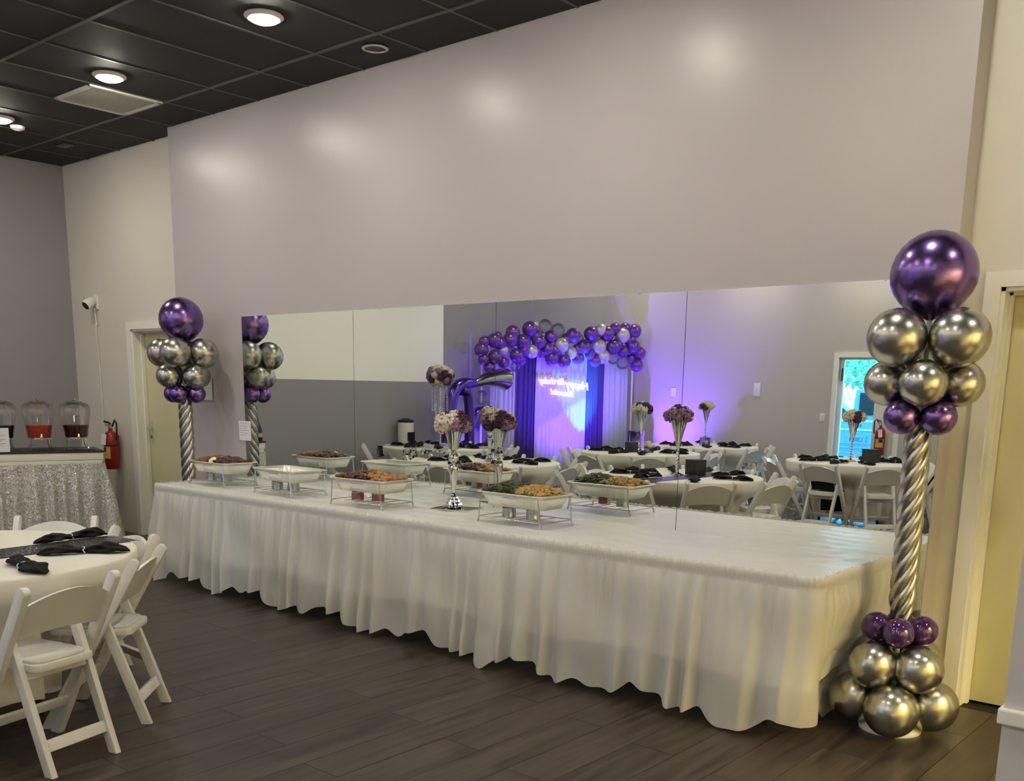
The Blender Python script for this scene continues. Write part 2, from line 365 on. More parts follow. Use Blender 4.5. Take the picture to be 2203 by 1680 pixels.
for k_, (c0, c1) in enumerate(((DL0, DL1), (DR0, DR1))): wall('wall_light_block_%d' % (k_+1), M_beige, [(c0-.3, c1+.3, 1.1, 1.2, -.06, 2.6), (c0-.3, c0-.2, YB+.19, 1.1, -.06, 2.6), (c1+.2, c1+.3, YB+.19, 1.1, -.06, 2.6), (c0-.3, c1+.3, YB+.19, 1.2, 2.5, 2.6), (c0-.3, c1+.3, YB+.19, 1.2, -.06, -.004)], 'added unseen box walls blocking sky light behind a cream door')  # unseen boxes added behind both doors to keep sky light out of the gaps
def door(name, x0, x1, top, handle_x, label):
    d = bpy.data.objects.new(name, None); C.objects.link(d); d.location = (x0, YB, 0); struct(d, label, 'door'); w = x1-x0
    f = MB(); cw = .072
    f.prism([(-cw, 0), (0, 0), (0, top), (-cw, top+cw)], 'y', -.018, .004); f.prism([(w, 0), (w+cw, 0), (w+cw, top+cw), (w, top)], 'y', -.018, .004); f.prism([(-cw, top+cw), (0, top), (w, top), (w+cw, top+cw)], 'y', -.018, .004)
    f.build('door_casing', M_trim, d, smooth=0)
    j = MB(); j.b6(-.003, .018, 0, .2, 0, top); j.b6(w-.018, w+.003, 0, .2, 0, top); j.b6(0, w, 0, .2, top-.018, top+.003)
    j.b6(.018, .032, .08, .115, 0, top-.018); j.b6(.018, w-.018, .08, .115, top-.032, top-.018)
    j.build('door_jamb', M_trim, d)
    MB().b6(.02, w-.02, .118, .158, .012, top-.02).build('door_leaf', M_door, d, bevel=.003)
    h = MB(); h.b6(handle_x-.024, handle_x+.024, .112, .12, .93, 1.16)
    hp = h.build('lock_plate', M_chrome, d, bevel=.003)
    g = MB(); g.tube([(handle_x, .12, 1.09), (handle_x, .065, 1.09), (handle_x+.11, .062, 1.09)], .009, 8)
    g.build('lever_handle', M_chrome, hp)
    MB().b6(handle_x-.008, handle_x+.008, .109, .113, .985, 1.015).build('keyhole', M_black, hp)
door('door_1', DL0, DL1, DT, .075, 'cream door with lever handle behind the balloon column and extinguisher')
door('door_2', DR0, DR1, DT, .84, 'cream door in a deep frame beside the end of the mirror')

# far door: glazed, seen in the mirror, with the car park beyond
dd = bpy.data.objects.new('door_3', None); C.objects.link(dd); dd.location = (FD0, YF, 0); struct(dd, 'white framed glazed exit door in the beige far wall', 'door')
w = FD1-FD0; f = MB()
f.prism([(-.07, 0), (0, 0), (0, DT), (-.07, DT+.07)], 'y', -.004, .02); f.prism([(w, 0), (w+.07, 0), (w+.07, DT+.07), (w, DT)], 'y', -.004, .02); f.prism([(-.07, DT+.07), (0, DT), (w, DT), (w+.07, DT+.07)], 'y', -.004, .02)
f.build('door_casing', M_trim, dd, smooth=0)
f = MB(); f.b6(0, .055, -.12, -.07, 0, DT); f.b6(.055, .54, -.12, -.07, DT-.03, DT); f.b6(.055, .54, -.12, -.07, 0, .1)
f.build('door_stile', M_trim, dd)
MB().b6(.055, .54, -.1, -.092, .1, DT-.03).build('glass_pane', M_tint, dd, smooth=0)
MB().b6(.54, w, -.13, -.05, 0, DT).build('side_panel', mat('white_panel_paint', (.90, .895, .87), .45), dd)
MB().b6(.03, .05, -.068, -.045, 1.72, 1.9).build('door_closer', M_black, dd)

# ------------------------------------------------------------------ mirrors
PWM = (BR-0.0)/4
mlab = ['tall frameless mirror panel at the end by the drinks bar', 'tall frameless mirror panel behind the two middle food trays',
        'tall frameless mirror panel behind the silver flower vase', 'tall frameless mirror panel behind the bare end of buffet']
for i in range(4):
    t = tag(MB().b6(i*PWM+.0018, (i+1)*PWM-.0018, -.008, -.0005, .1, 2.0936).build('wall_mirror', M_mirror, smooth=0), mlab[i], 'mirror', 'wall mirror panels')
    MB().b6(i*PWM-.0018, i*PWM+.0018, -.0075, -.0005, .1, 2.0936).build('joint_strip', M_mirror_edge, t, smooth=0)
    for cx in (.3, 1.1): MB().b6(i*PWM+cx-.004, i*PWM+cx+.004, -.010, -.0005, 2.089, 2.099).build('clip', M_wire, t, smooth=0)

# ------------------------------------------------------------------ ceiling fixtures
def disc_light(x, y, label, grp):
    off = '' if (y > -2 and x < 2.5) else '_offscreen'
    t = thing('ceiling_light'+off, label, 'ceiling light', (x, y, CZ), 0, grp)
    MB().lathe([(.0, .0), (.115, 0), (.118, -.008), (.10, -.022), (.088, -.022), (.088, -.012)], 40).build('trim_ring', M_lampw, t)
    MB().lathe([(.087, -.014), (.08, -.03), (.055, -.04), (.0, -.044)], 32).build('lens'+off, M_lens, t)
for i in range(6):
    for j, y in enumerate((-1.055, -3.56, -6.06, -8.55)):
        x = -1.85+1.8645*i
        lab = 'round ceiling disc light in the %s row, %s' % (['mirror wall', 'runner table', 'flower cube table', 'far wall'][j], ['beside the grey wall', 'second from the grey wall', 'third from the grey wall', 'third from the side wall', 'second from the side wall', 'beside the side wall'][i])
        if j == 0: lab = ['round ceiling disc light beside the small smoke detector', 'round ceiling disc light touching the square return air grille',
                          'round ceiling disc light nearest the recessed black can'][i] if i < 3 else lab
        disc_light(x, y, lab, 'ceiling disc lights')
v = thing('air_vent', 'square white return air grille in the black ceiling', 'vent', (-.60, -.745, CZ-.002))
b = MB(); 
for s_ in (-1, 1): b.b6(s_*.275-.02, s_*.275+.02, -.295, .295, -.012, .004); b.b6(-.295, .295, s_*.275-.02, s_*.275+.02, -.012, .004)
b.build('grille_frame', M_lampw, v, bevel=.003); MB().b6(-.26, .26, -.26, .26, -.001, .003).build('backing', M_lampw, v)
for k in range(26): link('louvre', MB().box((-.25+.02*k, 0, -.006), (.012, .51, .002), Matrix.Rotation(.6, 3, 'Y')).mesh('louvre', M_lampw, smooth=0), v)
t = thing('can_light', 'unlit black recessed can light in the ceiling', 'ceiling light', (1.98, -.262, CZ))
MB().lathe([(.085, .0), (.088, -.006), (.07, -.012), (.066, -.004), (.066, .0)], 32).build('trim_ring', M_wire, t); MB().lathe([(0, -.003), (.064, -.003), (.064, 0)], 24).build('bulb', M_black, t)
t = thing('smoke_detector', 'small white smoke detector on the black ceiling', 'smoke detector', (-2.03, -.83, CZ))
MB().lathe([(0, -.034), (.03, -.033), (.055, -.022), (.06, 0), (0, 0)], 28).build('housing', M_white, t); MB().lathe([(0, -.036), (.012, -.036), (.012, -.03)], 12).build('vent_cap', M_lampw, t)
t = thing('sprinkler_plate', 'dark rectangular cover plate on the ceiling near corner', 'cover plate', (-2.37, -.257, CZ-.004))
MB().b6(-.09, .09, -.05, .05, -.006, .004).build('plate', M_tee, t, bevel=.002)
t = thing('sign_hanger', 'thin wire hanger with crossbar under the ceiling', 'hanger', (-1.62, -1.25, CZ-.004))
for q_ in (-.06, .06): MB().tube([(q_, 0, 0), (q_, 0, -.16)], .004, 6).build('wire', M_wire, t)
MB().tube([(-.1, 0, -.16), (.1, 0, -.16)], .006, 6).build('crossbar', M_tee, t)

# ------------------------------------------------------------------ buffet: three folding tables, cloth, skirts
TZ = .752; TY0, TY1 = -.878, -.0095; TX1 = 5.497
for i in range(3):
    t = thing('buffet_table', ['long white folding table hidden under skirt by the cream door', 'long white folding table hidden under middle of buffet skirt', 'long white folding table hidden under bare end of buffet'][i], 'table', (i*1.832, 0, 0), 0, 'buffet tables')
    MB().b6(.01, 1.822, TY0+.012, TY1, TZ-.045, TZ-.004).build('tabletop', M_white, t, bevel=.008)
    for lx in (.25, 1.58):
        for ly in (TY0+.12, TY1-.12): MB().tube([(lx, ly, TZ-.04), (lx, ly, 0)], .0125, 8).build('leg', M_black, t)
def ctop(u, v):
    x = -.004+u*(TX1+.008); y = TY0-.002+v*(TY1-TY0+.002)
    e = min(1, min(u, 1-u)*25)*min(1, v*8)
    z = TZ+.0015+e*(.0022*S(x*23+S(y*7)*2.2)+.0018*S(y*41+x*6+S(x*3.1)*3)+.0012*S(x*57-y*33))
    return (x, y, z)
cl = tag(MB().grid(ctop, 260, 36).build('tablecloth', M_plastic_cloth), 'glossy white plastic cloth covering the buffet tables', 'tablecloth')
def over(u, v):
    # the overhang of the cloth under the skirt, all round three sides
    per = [(-.0, TY1), (-.0, TY0), (TX1, TY0), (TX1, TY1)]; L = [TY1-TY0, TX1, TY1-TY0]; s = u*sum(L); k = 0
    while k < 2 and s > L[k]: s -= L[k]; k += 1
    f_ = min(1, s/L[k]); p, q = per[k], per[k+1]; nx, ny = [(-1, 0), (0, -1), (1, 0)][k]; o = .002+.012*v+.006*v*S(u*180)
    if k == 2: o -= .05*v*v*math.exp(-((p[1]+(q[1]-p[1])*f_+.43)/.34)**4)
    return (p[0]+(q[0]-p[0])*f_+nx*o, p[1]+(q[1]-p[1])*f_+ny*o, TZ+.001-v*(.50+.02*S(u*31)))
MB().grid(over, 240, 6).build('cloth_overhang', M_plastic_cloth, cl)
def skirt_path(s):
    # arc length along left end, front, right end with rounded corners
    r = .05; a = TY1-TY0-r; f_ = TX1-2*r; q = PI*r/2
    if s < a: return (0, TY1-s), (-1, 0)
    s -= a
    if s < q: an = PI+s/r; return (r+r*math.cos(an), TY0+r+r*math.sin(an)), (math.cos(an), math.sin(an))
    s -= q
    if s < f_: return (r+s, TY0), (0, -1)
    s -= f_
    if s < q: an = 1.5*PI+s/r; return (TX1-r+r*math.cos(an), TY0+r+r*math.sin(an)), (math.cos(an), math.sin(an))
    s -= q
    return (TX1, TY0+r+s), (1, 0)
S_TOT = 2*(TY1-TY0-.05)+TX1-.1+PI*.05; S_F = TY1-TY0-.05+PI*.025-.05     # s of front x = s - S_F
def make_skirt(s0, s1, seed, label, out=0.0):
    rnd = random.Random(seed); ph = [rnd.uniform(0, 6.28) for _ in range(10)]; nu = int((s1-s0)/.006); nv = 22
    t = thing('table_skirt', label, 'table skirt', (0, 0, 0), 0, 'buffet table skirts')
    def fold(s):
        a = 2*PI*s/.185+2.4*S(2*PI*s/.93+ph[0])+1.3*S(2*PI*s/.41+ph[1])
        k = math.floor(a/(2*PI)); q = a/(2*PI)-k; q = q/.68 if q < .68 else (1-q)/.32; h = S(k*12.9898+ph[5])*43758.5; h -= math.floor(h)
        w = q*q*(3-2*q)*(.35+.65*h); w2 = .5+.5*S(2*PI*s/.071+ph[2]+1.5*S(2*PI*s/.31+ph[3]))
        return w, w2
    def hem(s): return .062+.034*S(2*PI*s/.83+ph[4])+.022*S(2*PI*s/.37+ph[5])+.010*S(2*PI*s/.19+ph[6])
    def fn(u, v):
        s = s0+u*(s1-s0); p, n = skirt_path(s); w, w2 = fold(s)
        zt = TZ-.052; zb = hem(s)-.012*w; z = zt-(zt-zb)*v
        a = .008+.088*min(1, v*1.15)**.8; tt = v*(1-v)*4
        flare = .03*v; lend = max(0, 1-s/(TY1-TY0+.35)); e_ = min(1, max(0, (s-.45)/.4)); flare += .10*lend*math.sqrt(v)*e_*e_*(3-2*e_)
        o = .012+out+a*w+.014*(1-v)**1.5*w2*min(1, v*8)+flare+.010*tt*S(z*9+s*7+ph[7])
        if n[0] > .5:                                  # balloons press the end panel in
            g = math.exp(-((p[1]+.43)/.34)**4)*min(1, max(0, (.62-z)/.14)); o = o*(1-g)+(.008-.085*min(1, max(0, (.42-z)/.16)))*g
        if n[0] < -.5: o = .012+out+(o-.012-out)*(.45+.55*e_)
        return (p[0]+n[0]*o, p[1]+n[1]*o, z)
    MB().grid(fn, nu, nv).build('pleated_panel', M_skirt, t, smooth=75)
    nr = int((s1-s0)/.0035)
    def rf(u, v):
        s = s0+u*(s1-s0); p, n = skirt_path(s)
        wv = S(2*PI*s/.017+1.2*S(2*PI*s/.13+ph[8])); edge = [.35, .6, 1., .35, .1][0]
        prof = [(.004, .012), (.010, .004), (.014, -.012), (.012, -.030), (.009, -.040), (.013, -.054)][int(round(v*5))]
        k = [1.3, 1.0, .9, .7, .2, .8][int(round(v*5))]
        up = .0035*S(2*PI*s/.053+2*S(2*PI*s/.21+ph[9])) if v < .1 else 0
        o = prof[0]+out+.0035*wv*k
        return (p[0]+n[0]*o, p[1]+n[1]*o, TZ+prof[1]+up)
    MB().grid(rf, nr, 5).build('gathered_ruffle', M_skirt, t, smooth=75)
make_skirt(.0, S_F+2.27, 3, 'pleated white plastic table skirt around buffet end nearest cream door')
make_skirt(S_F+2.22, S_F+3.74, 11, 'short middle length of pleated white skirt on the buffet front', .006)
make_skirt(S_F+3.70, S_TOT, 23, 'pleated white skirt wrapping the bare buffet end by balloon column', .012)

# ------------------------------------------------------------------ food trays on wire racks
RZ = .94-TZ; TRW, TRD = .535, .33
def lumps(n, x0, x1, y0, y1, zf, r0, r1, seed, stretch=1.0, nu=7, nv=5):
    rnd = random.Random(seed); b = MB()
    for _ in range(n):
        x = rnd.uniform(x0, x1); y = rnd.uniform(y0, y1); r = rnd.uniform(r0, r1); o = len(b.v)
        b.sphere((0, 0, 0), (r*stretch*rnd.uniform(.8, 1.3), r*rnd.uniform(.7, 1.1), r*rnd.uniform(.5, .9)), nu, nv)
        R_ = Matrix.Rotation(rnd.uniform(0, 6.28), 3, 'Z') @ Matrix.Rotation(rnd.uniform(-.6, .6), 3, 'X')
        c = Vector((x, y, zf(x, y)+rnd.uniform(-.006, .008)))
        for k in range(o, len(b.v)):
            p = Vector(b.v[k]); p *= 1+.22*S(p.x*310+p.y*170+x*90)*1; b.v[k] = tuple(R_ @ p+c)
    return b
def tray(x, y, rz, label, empty=False):
    rk = thing('chafing_rack', 'wire chafing rack under '+label, 'wire rack', (x, y, TZ+.003), rz, 'chafing racks')
    ring = [(px, py, RZ-.018) for px, py in rrect(.50, .295, .03, 5, 10)]
    MB().tube(ring, .003, 6, closed=True).build('top_hoop', M_wire, rk)
    low = [(px, py, .035) for px, py in rrect(.505, .29, .03, 5, 10)]
    MB().tube(low, .003, 6, closed=True).build('lower_hoop', M_wire, rk)
    for sx in (-1, 1):
        for sy in (-1, 1):
            MB().tube([(sx*.225, sy*.148, RZ-.018), (sx*.238, sy*.148, .035), (sx*.248, sy*.150, .004), (sx*.252, sy*.144, .0035), (sx*.248, sy*.138, .006), (sx*.240, sy*.14, .035)], .003, 6).build('leg', M_wire, rk)
    for sx in (-1, 1):
        MB().tube([(sx*.082-.05, -.15, .035), (sx*.082-.05, .15, .035)], .0025, 6).build('can_rail', M_wire, rk)
        MB().tube([(sx*.082+.05, -.15, .035), (sx*.082+.05, .15, .035)], .0025, 6).build('can_rail', M_wire, rk)
    pn = thing('foil_pan', 'aluminium foil pan of '+label if not empty else 'empty aluminium foil pan on a wire rack', 'foil pan', (x, y, TZ+.003), rz, 'foil food pans')
    N = rrect(TRW-.05, TRD-.05, .045, 8, 84); n = len(N); b = MB(); rows = []
    def ringpts(scx, scy, z, corr=0.):
        o = []
        for i, (px, py) in enumerate(N):
            l = math.hypot(px, py); kx = scx/((TRW-.05)/2); ky = scy/((TRD-.05)/2); d = corr*(1 if i % 2 else -1)
            o.append((px*kx+d*px/l, py*ky+d*py/l, z))
        return o
    W, D = TRW/2, TRD/2
    rows = [ringpts(W-.062, D-.062, RZ-.088), ringpts(W-.056, D-.056, RZ-.084, .0026), ringpts(W-.034, D-.034, RZ-.03, .0034), ringpts(W-.022, D-.022, RZ-.008, .0006),
            ringpts(W-.02, D-.02, RZ), ringpts(W-.004, D-.004, RZ+.002), ringpts(W, D, RZ-.001), ringpts(W-.002, D-.002, RZ-.005)]
    vs = [p for r_ in rows for p in r_]; fs = [(k*n+i, k*n+(i+1) % n, (k+1)*n+(i+1) % n, (k+1)*n+i) for k in range(len(rows)-1) for i in range(n)]
    fs.append(tuple(range(n-1, -1, -1))); b.add(vs, fs); b.build('pan_shell', M_alu, pn, smooth=50)
    MB().b6(-.062, .062, -D+.030, -D+.0345, RZ-.033, RZ-.021).build('stamped_bar', M_alu, pn, bevel=.002)
    return rk, pn
def food(name, b, m, label, cat, at):
    o = b.build(name, m, None, smooth=60); o.location = (at[0], at[1], TZ+.003); o.rotation_euler = (0, 0, at[2]); tag(o, label, cat); o['kind'] = 'stuff'; return o
M_f_orange = mat('glazed_orange_meat', (.46, .29, .16), .35, spec=.5, var=.45, vscale=22)
M_f_dark = mat('charred_brown_meat', (.24, .13, .09), .35, spec=.5, var=.5, vscale=28)
M_f_green = mat('dark_leafy_greens', (.20, .21, .11), .4, var=.5, vscale=40)
M_f_gold = mat('golden_fried_bites', (.66, .52, .28), .45, var=.25, vscale=30)
M_f_rice = mat('white_rice', (.84, .82, .76), .6, var=.1, vscale=60)
M_f_shrimp = mat('orange_shrimp', (.62, .45, .27), .35, var=.3, vscale=25)
M_lemon = mat('lemon_slice', (.93, .88, .58), .4)
trays = [(.40, -.51, 0.0, 'browned wings and a lemon slice'), (1.30, -.535, -.06, 'nothing'), (2.22, -.55, .04, 'mixed stew pieces beside rice'), (3.485, -.455, -.02, 'dark greens and golden fried bites')]
for i, (x, y, rz, lab) in enumerate(trays):
    tray(x, y, rz, lab, i == 1)
    for k, sx in enumerate((-1, 1)):
        px, py = sx*.082, -.05+.03*k
        lx, ly = x+px*math.cos(rz)-py*math.sin(rz), y+px*math.sin(rz)+py*math.cos(rz)
        t = thing('fuel_can', ['small grey tin fuel can under the pan of browned wings', 'small grey tin fuel can under the empty pan', 'small red labelled fuel can under the stew pan', 'small fuel can with red band under the greens pan'][i]+[', towards the drinks bar', ', towards the bare buffet end'][k], 'fuel can', (lx, ly, TZ+.038), [2.0, .6, -.9, 1.6][i]+k*.7, 'chafing fuel cans')
        MB().lathe([(0, 0), (.041, 0), (.0425, .003), (.0415, .006), (.0415, .052), (.0425, .055), (.040, .058), (.038, .053), (0, .052)], 32).build('can_body', M_can, t)
        if i in (2, 3):
            def lb(u, v): a = (u-.5)*(3.4 if i == 2 else 2.0); return (.0419*math.cos(a), .0419*math.sin(a), .008+.043*v)
            MB().grid(lb, 20, 1).build('can_label', M_can_red if (i == 2 or k == 0) else M_can, t)
a0 = (trays[0][0], trays[0][1], 0); zf = lambda x, y: RZ-.012+.035*max(0, 1-(abs(x)/.26)**2)*max(0, 1-(y/.15)**2)
food('browned_wings', lumps(120, -.22, -.02, -.11, .11, zf, .013, .024, 1, 1.7), M_f_orange, 'orange glazed wing pieces heaped in the first foil pan', 'food', a0)
food('charred_wings', lumps(130, .0, .21, -.11, .11, zf, .012, .022, 2, 1.9), M_f_dark, 'dark charred wing pieces heaped beside the lemon slice', 'food', a0)
o = tag(MB().lathe([(0, 0), (.032, 0), (.034, .004), (.032, .009), (0, .010)], 24).build('lemon_slice', M_lemon), 'pale lemon slice on browned wings', 'lemon'); o.location = (a0[0]+.05, a0[1]-.115, TZ+RZ+.014); o.rotation_euler = (.7, .1, 0)
b = MB(); b.b6(-.205, .205, -.105, .105, RZ-.084, RZ-.078)
c0 = (trays[2][0], trays[2][1], trays[2][2])
food('white_rice', lumps(260, -.23, -.08, .0, .12, lambda x, y: RZ-.002, .006, .010, 3, 1.6, 6, 4), M_f_rice, 'white rice at the corner of the stew pan', 'food', c0)
food('stew_meat', lumps(150, -.23, .06, -.12, .10, zf, .012, .022, 4, 1.4), M_f_dark, 'dark stewed meat pieces in the third foil pan', 'food', c0)
food('stew_vegetables', lumps(60, -.2, .1, -.11, .08, lambda x, y: zf(x, y)+.012, .010, .017, 5, 1.3), M_f_orange, 'orange brown stew vegetables over the meat', 'food', c0)
food('orange_shrimp', lumps(60, .05, .22, -.10, .11, lambda x, y: zf(x, y)+.006, .014, .022, 6, 1.5), M_f_shrimp, 'plump orange shrimp at one end of the stew pan', 'food', c0)
d0 = (trays[3][0], trays[3][1], trays[3][2]); zg = lambda x, y: RZ-.012+.055*max(0, 1-((x+.1)/.17)**2)*max(0, 1-(y/.15)**2); zh = lambda x, y: RZ-.012+.048*max(0, 1-((x-.1)/.17)**2)*max(0, 1-(y/.15)**2)
food('cooked_greens', lumps(330, -.23, .03, -.115, .115, zg, .008, .015, 7, 2.2, 6, 4), M_f_green, 'mound of dark cooked greens in the nearest foil pan', 'food', d0)
food('fried_bites', lumps(240, -.02, .22, -.115, .115, zh, .010, .016, 8, 1.1), M_f_gold, 'golden fried bites heaped beside the dark greens', 'food', d0)

# ------------------------------------------------------------------ flowers
def bloom_mesh(name, r, m, n, seed):
    rnd = random.Random(seed); b = MB()
    for i in range(n):
        z = rnd.uniform(-1, 1); a = rnd.uniform(0, 2*PI); q = math.sqrt(1-z*z); d = Vector((q*math.cos(a), q*math.sin(a), z))
        t1 = d.cross(Vector((.3, .5, .8))).normalized(); t2 = d.cross(t1); an = rnd.uniform(0, 6.28); t1, t2 = t1*math.cos(an)+t2*math.sin(an), t2*math.cos(an)-t1*math.sin(an)
        p = d*r*rnd.uniform(.78, 1.0); w = r*rnd.uniform(.24, .36); tip = d*r*.18
        b.add([p-t1*w*.5-t2*w*.4, p+t1*w*.5-t2*w*.4, p+t1*w*.7+t2*w*.3+tip, p+t2*w*.8+tip*.5, p-t1*w*.7+t2*w*.3+tip], [(0, 1, 2, 3, 4)])
    b.sphere((0, 0, 0), r*.74, 10, 7)
    return b.mesh(name, m, smooth=0)
BLM = {'w': [bloom_mesh('ivory_bloom', 1, M_petal_w, 150, k) for k in (1, 2)], 'm': [bloom_mesh('mauve_bloom', 1, M_petal_m, 150, 3)], 'p': [bloom_mesh('plum_bloom', 1, M_petal_p, 130, 4)]}
def bouquet(parent, z, R_, h, n, r, pat, seed, low=-.25):
    rnd = random.Random(seed)
    for i in range(n):
        k = (i+.5)/n; zz = 1-(1-low)*k; a = i*2.39996+seed; q = math.sqrt(max(0, 1-zz*zz)); c = pat[rnd.randrange(len(pat))]
        link({'w': 'ivory_bloom', 'm': 'mauve_bloom', 'p': 'plum_bloom'}[c], rnd.choice(BLM[c]), parent, (R_*q*math.cos(a), R_*q*math.sin(a), z+h*zz), (rnd.uniform(0, 6), rnd.uniform(0, 6), 0), r*rnd.uniform(.85, 1.2))
def fluted(b, r0, r1, z0, z1, n=14, amp=.07, power=1.0, c=(0, 0)):
    def fn(u, v):
        a = 2*PI*u; r = (r0+(r1-r0)*v**power)*(1+amp*abs(S(n*a/2))*(.3+.7*v)); return (c[0]+r*math.cos(a), c[1]+r*math.sin(a), z0+(z1-z0)*v)
    return b.grid(fn, n*8, 8, closed=True)
def knob_base(t, s=1.0):
    b = MB(); b.lathe([(0, 0), (.058*s, 0), (.060*s, .006), (.05*s, .010), (.018*s, .07*s), (.011*s, .088*s)], 28); b.build('base', M_chrome, t)
    for k in range(3):
        for i in range(12-2*k):
            a = 2*PI*i/(12-2*k)+k*.3; rr = (.045-.011*k)*s
            link('crystal_bead', BEAD, t, (rr*math.cos(a), rr*math.sin(a), (.018+.02*k)*s), None, .0095*s)
BEAD = MB().sphere((0, 0, 0), 1, 6, 4).mesh('crystal_bead', M_crystal, smooth=0)
def buffet_vase(loc, s, rz, label, flowers, seed, grp):
    t = thing('flower_vase', label, 'vase', loc, rz, grp); knob_base(t, s)
    MB().lathe([(.009*s, .085*s), (.012*s, .10*s), (.027*s, .225*s), (.030*s, .245*s), (.024*s, .262*s), (.011*s, .270*s), (.012*s, .275*s)], 28).build('stem_bulb', M_chrome, t)
    MB().sphere((0, 0, .305*s), .033*s, 24, 14).build('stem_ball', M_chrome, t)
    MB().lathe([(.012*s, .335*s), (.017*s, .343*s), (.012*s, .350*s), (.024*s, .356*s)], 24).build('collar', M_chrome, t)
    b = MB(); fluted(b, .026*s, .054*s, .354*s, .475*s); b.build('fluted_cup', M_chrome, t)
    bouquet(t, .502*s, .076*s, .045*s, 17, .039*s, flowers, seed)
    return t
def trumpet_vase(loc, s, label, flowers, seed, grp):
    t = thing('flower_vase', label, 'vase', loc, seed, grp)
    MB().lathe([(0, 0), (.05*s, 0), (.05*s, .006*s), (.012*s, .02*s), (.007*s, .03*s)], 24).build('base', M_chrome, t)
    for k in range(6): link('crystal_bead', BEAD, t, (0, 0, (.04+.024*k)*s), None, .0125*s)
    b = MB(); fluted(b, .008*s, .058*s, .175*s, .40*s, 12, .10, 1.1); b.build('fluted_trumpet', M_chrome, t)
    bouquet(t, .42*s, .078*s, .045*s, 14, .036*s, flowers, seed)
    return t
buffet_vase((2.68, -.235, TZ+.010), 1.08, 0, 'tall silver bulb vase of ivory and plum flowers on buffet', 'wwwwmp', 2, None)
o = tag(MB().b6(-.145, .145, -.115, .115, 0, .005).build('mirror_tile', M_mirror, smooth=0), 'square mirror tile under the silver vase on buffet', 'mirror'); o.location = (2.72, -.245, TZ+.003); o.rotation_euler = (0, 0, .25)

# ------------------------------------------------------------------ balloon columns
def balloon_prof():
    p = []
    for k in range(15):
        th = PI*k/14; r = S(th); z = -math.cos(th); 
        if z < -.3: r *= 1-.10*((-.3-z)/.7)
        p.append((max(r, .0), z*1.02))
    p[0] = (.0, -1.09); p.insert(1, (.05, -1.07)); return p
BP = balloon_prof()
BALL = {k: MB().lathe(BP, 32).mesh('balloon', m) for k, m in (('s', M_silver_b), ('p', M_purple_b), ('d', M_plum_b), ('c', M_clear_b), ('S', mat('pearl_silver_balloon', (.80, .79, .80), .3, metal=.55)), ('P', mat('pearl_purple_balloon', (.46, .31, .63), .26, metal=.6)))}
BNAME = {'S': 'silver_balloon', 'P': 'purple_balloon', 's': 'silver_balloon', 'p': 'purple_balloon', 'd': 'plum_balloon', 'c': 'clear_balloon'}
def ball(parent, c, r, k, out):
    return link(BNAME[k], BALL[k], parent, c, Vector(out).to_track_quat('Z', 'Y'), r)
def balloon_column(x, y, label, rots, lean=0.):
    t = thing('balloon_column', label, 'balloons', (x, y, 0), math.atan2(CAM.y-y, CAM.x-x)+PI/2, 'balloon columns')   # local -y looks at the room centre
    MB().lathe([(0, 0), (.14, 0), (.142, .012), (.12, .03), (.03, .05), (0, .05)], 32).build('base_plate', M_white, t)
    MB().tube([(0, 0, .03), (0, 0, 1.9)], .011, 8).build('pole', M_white, t)
    def ring(z, r, k, rot, n=4, dist=None):
        dist = dist or r*1.40
        for i in range(n):
            a = rot+2*PI*i/n-PI/2; d = Vector((math.cos(a), math.sin(a), 0)); ball(t, d*dist+Vector((0, 0, z)), r, k, d+Vector((0, 0, .12)))
    ring(.135, .122, 's', rots[0], 4, .165); ring(.325, .110, 's', rots[0]+PI/4, 4, .135); ring(.485, .070, 'd', rots[0], 4, .098)
    ring(1.455, .077, 'p', rots[3], 4, .105); ring(1.60, .100, 's', rots[1], 4, .148); ring(1.79, .125, 's', rots[2], 4, .172)
    ball(t, (0, 0, 2.06), .18, 'p', (0, 0, 1))
    for k in range(5):
        pts = []; rr = []
        for i in range(61):
            u = i/60; z = .50+.97*u; a = 2*PI*k/5+u*2*PI*2.4; e = min(1, u*8, (1-u)*8); R_ = .036*(.65+.35*e)
            pts.append((R_*math.cos(a), R_*math.sin(a), z)); rr.append(.024*(.6+.4*e))
        MB().tube(pts, rr, 12).build('twisted_balloon', M_silver_b, t)
    return t
balloon_column(5.712, -.40, 'tall purple and silver balloon column beside the bare buffet end', (0, 0, PI/4, PI/4))
balloon_column(-.385, -.335, 'purple and silver balloon column behind the wings end of buffet', (0, -.95+PI/4*0, -.35, -.5))

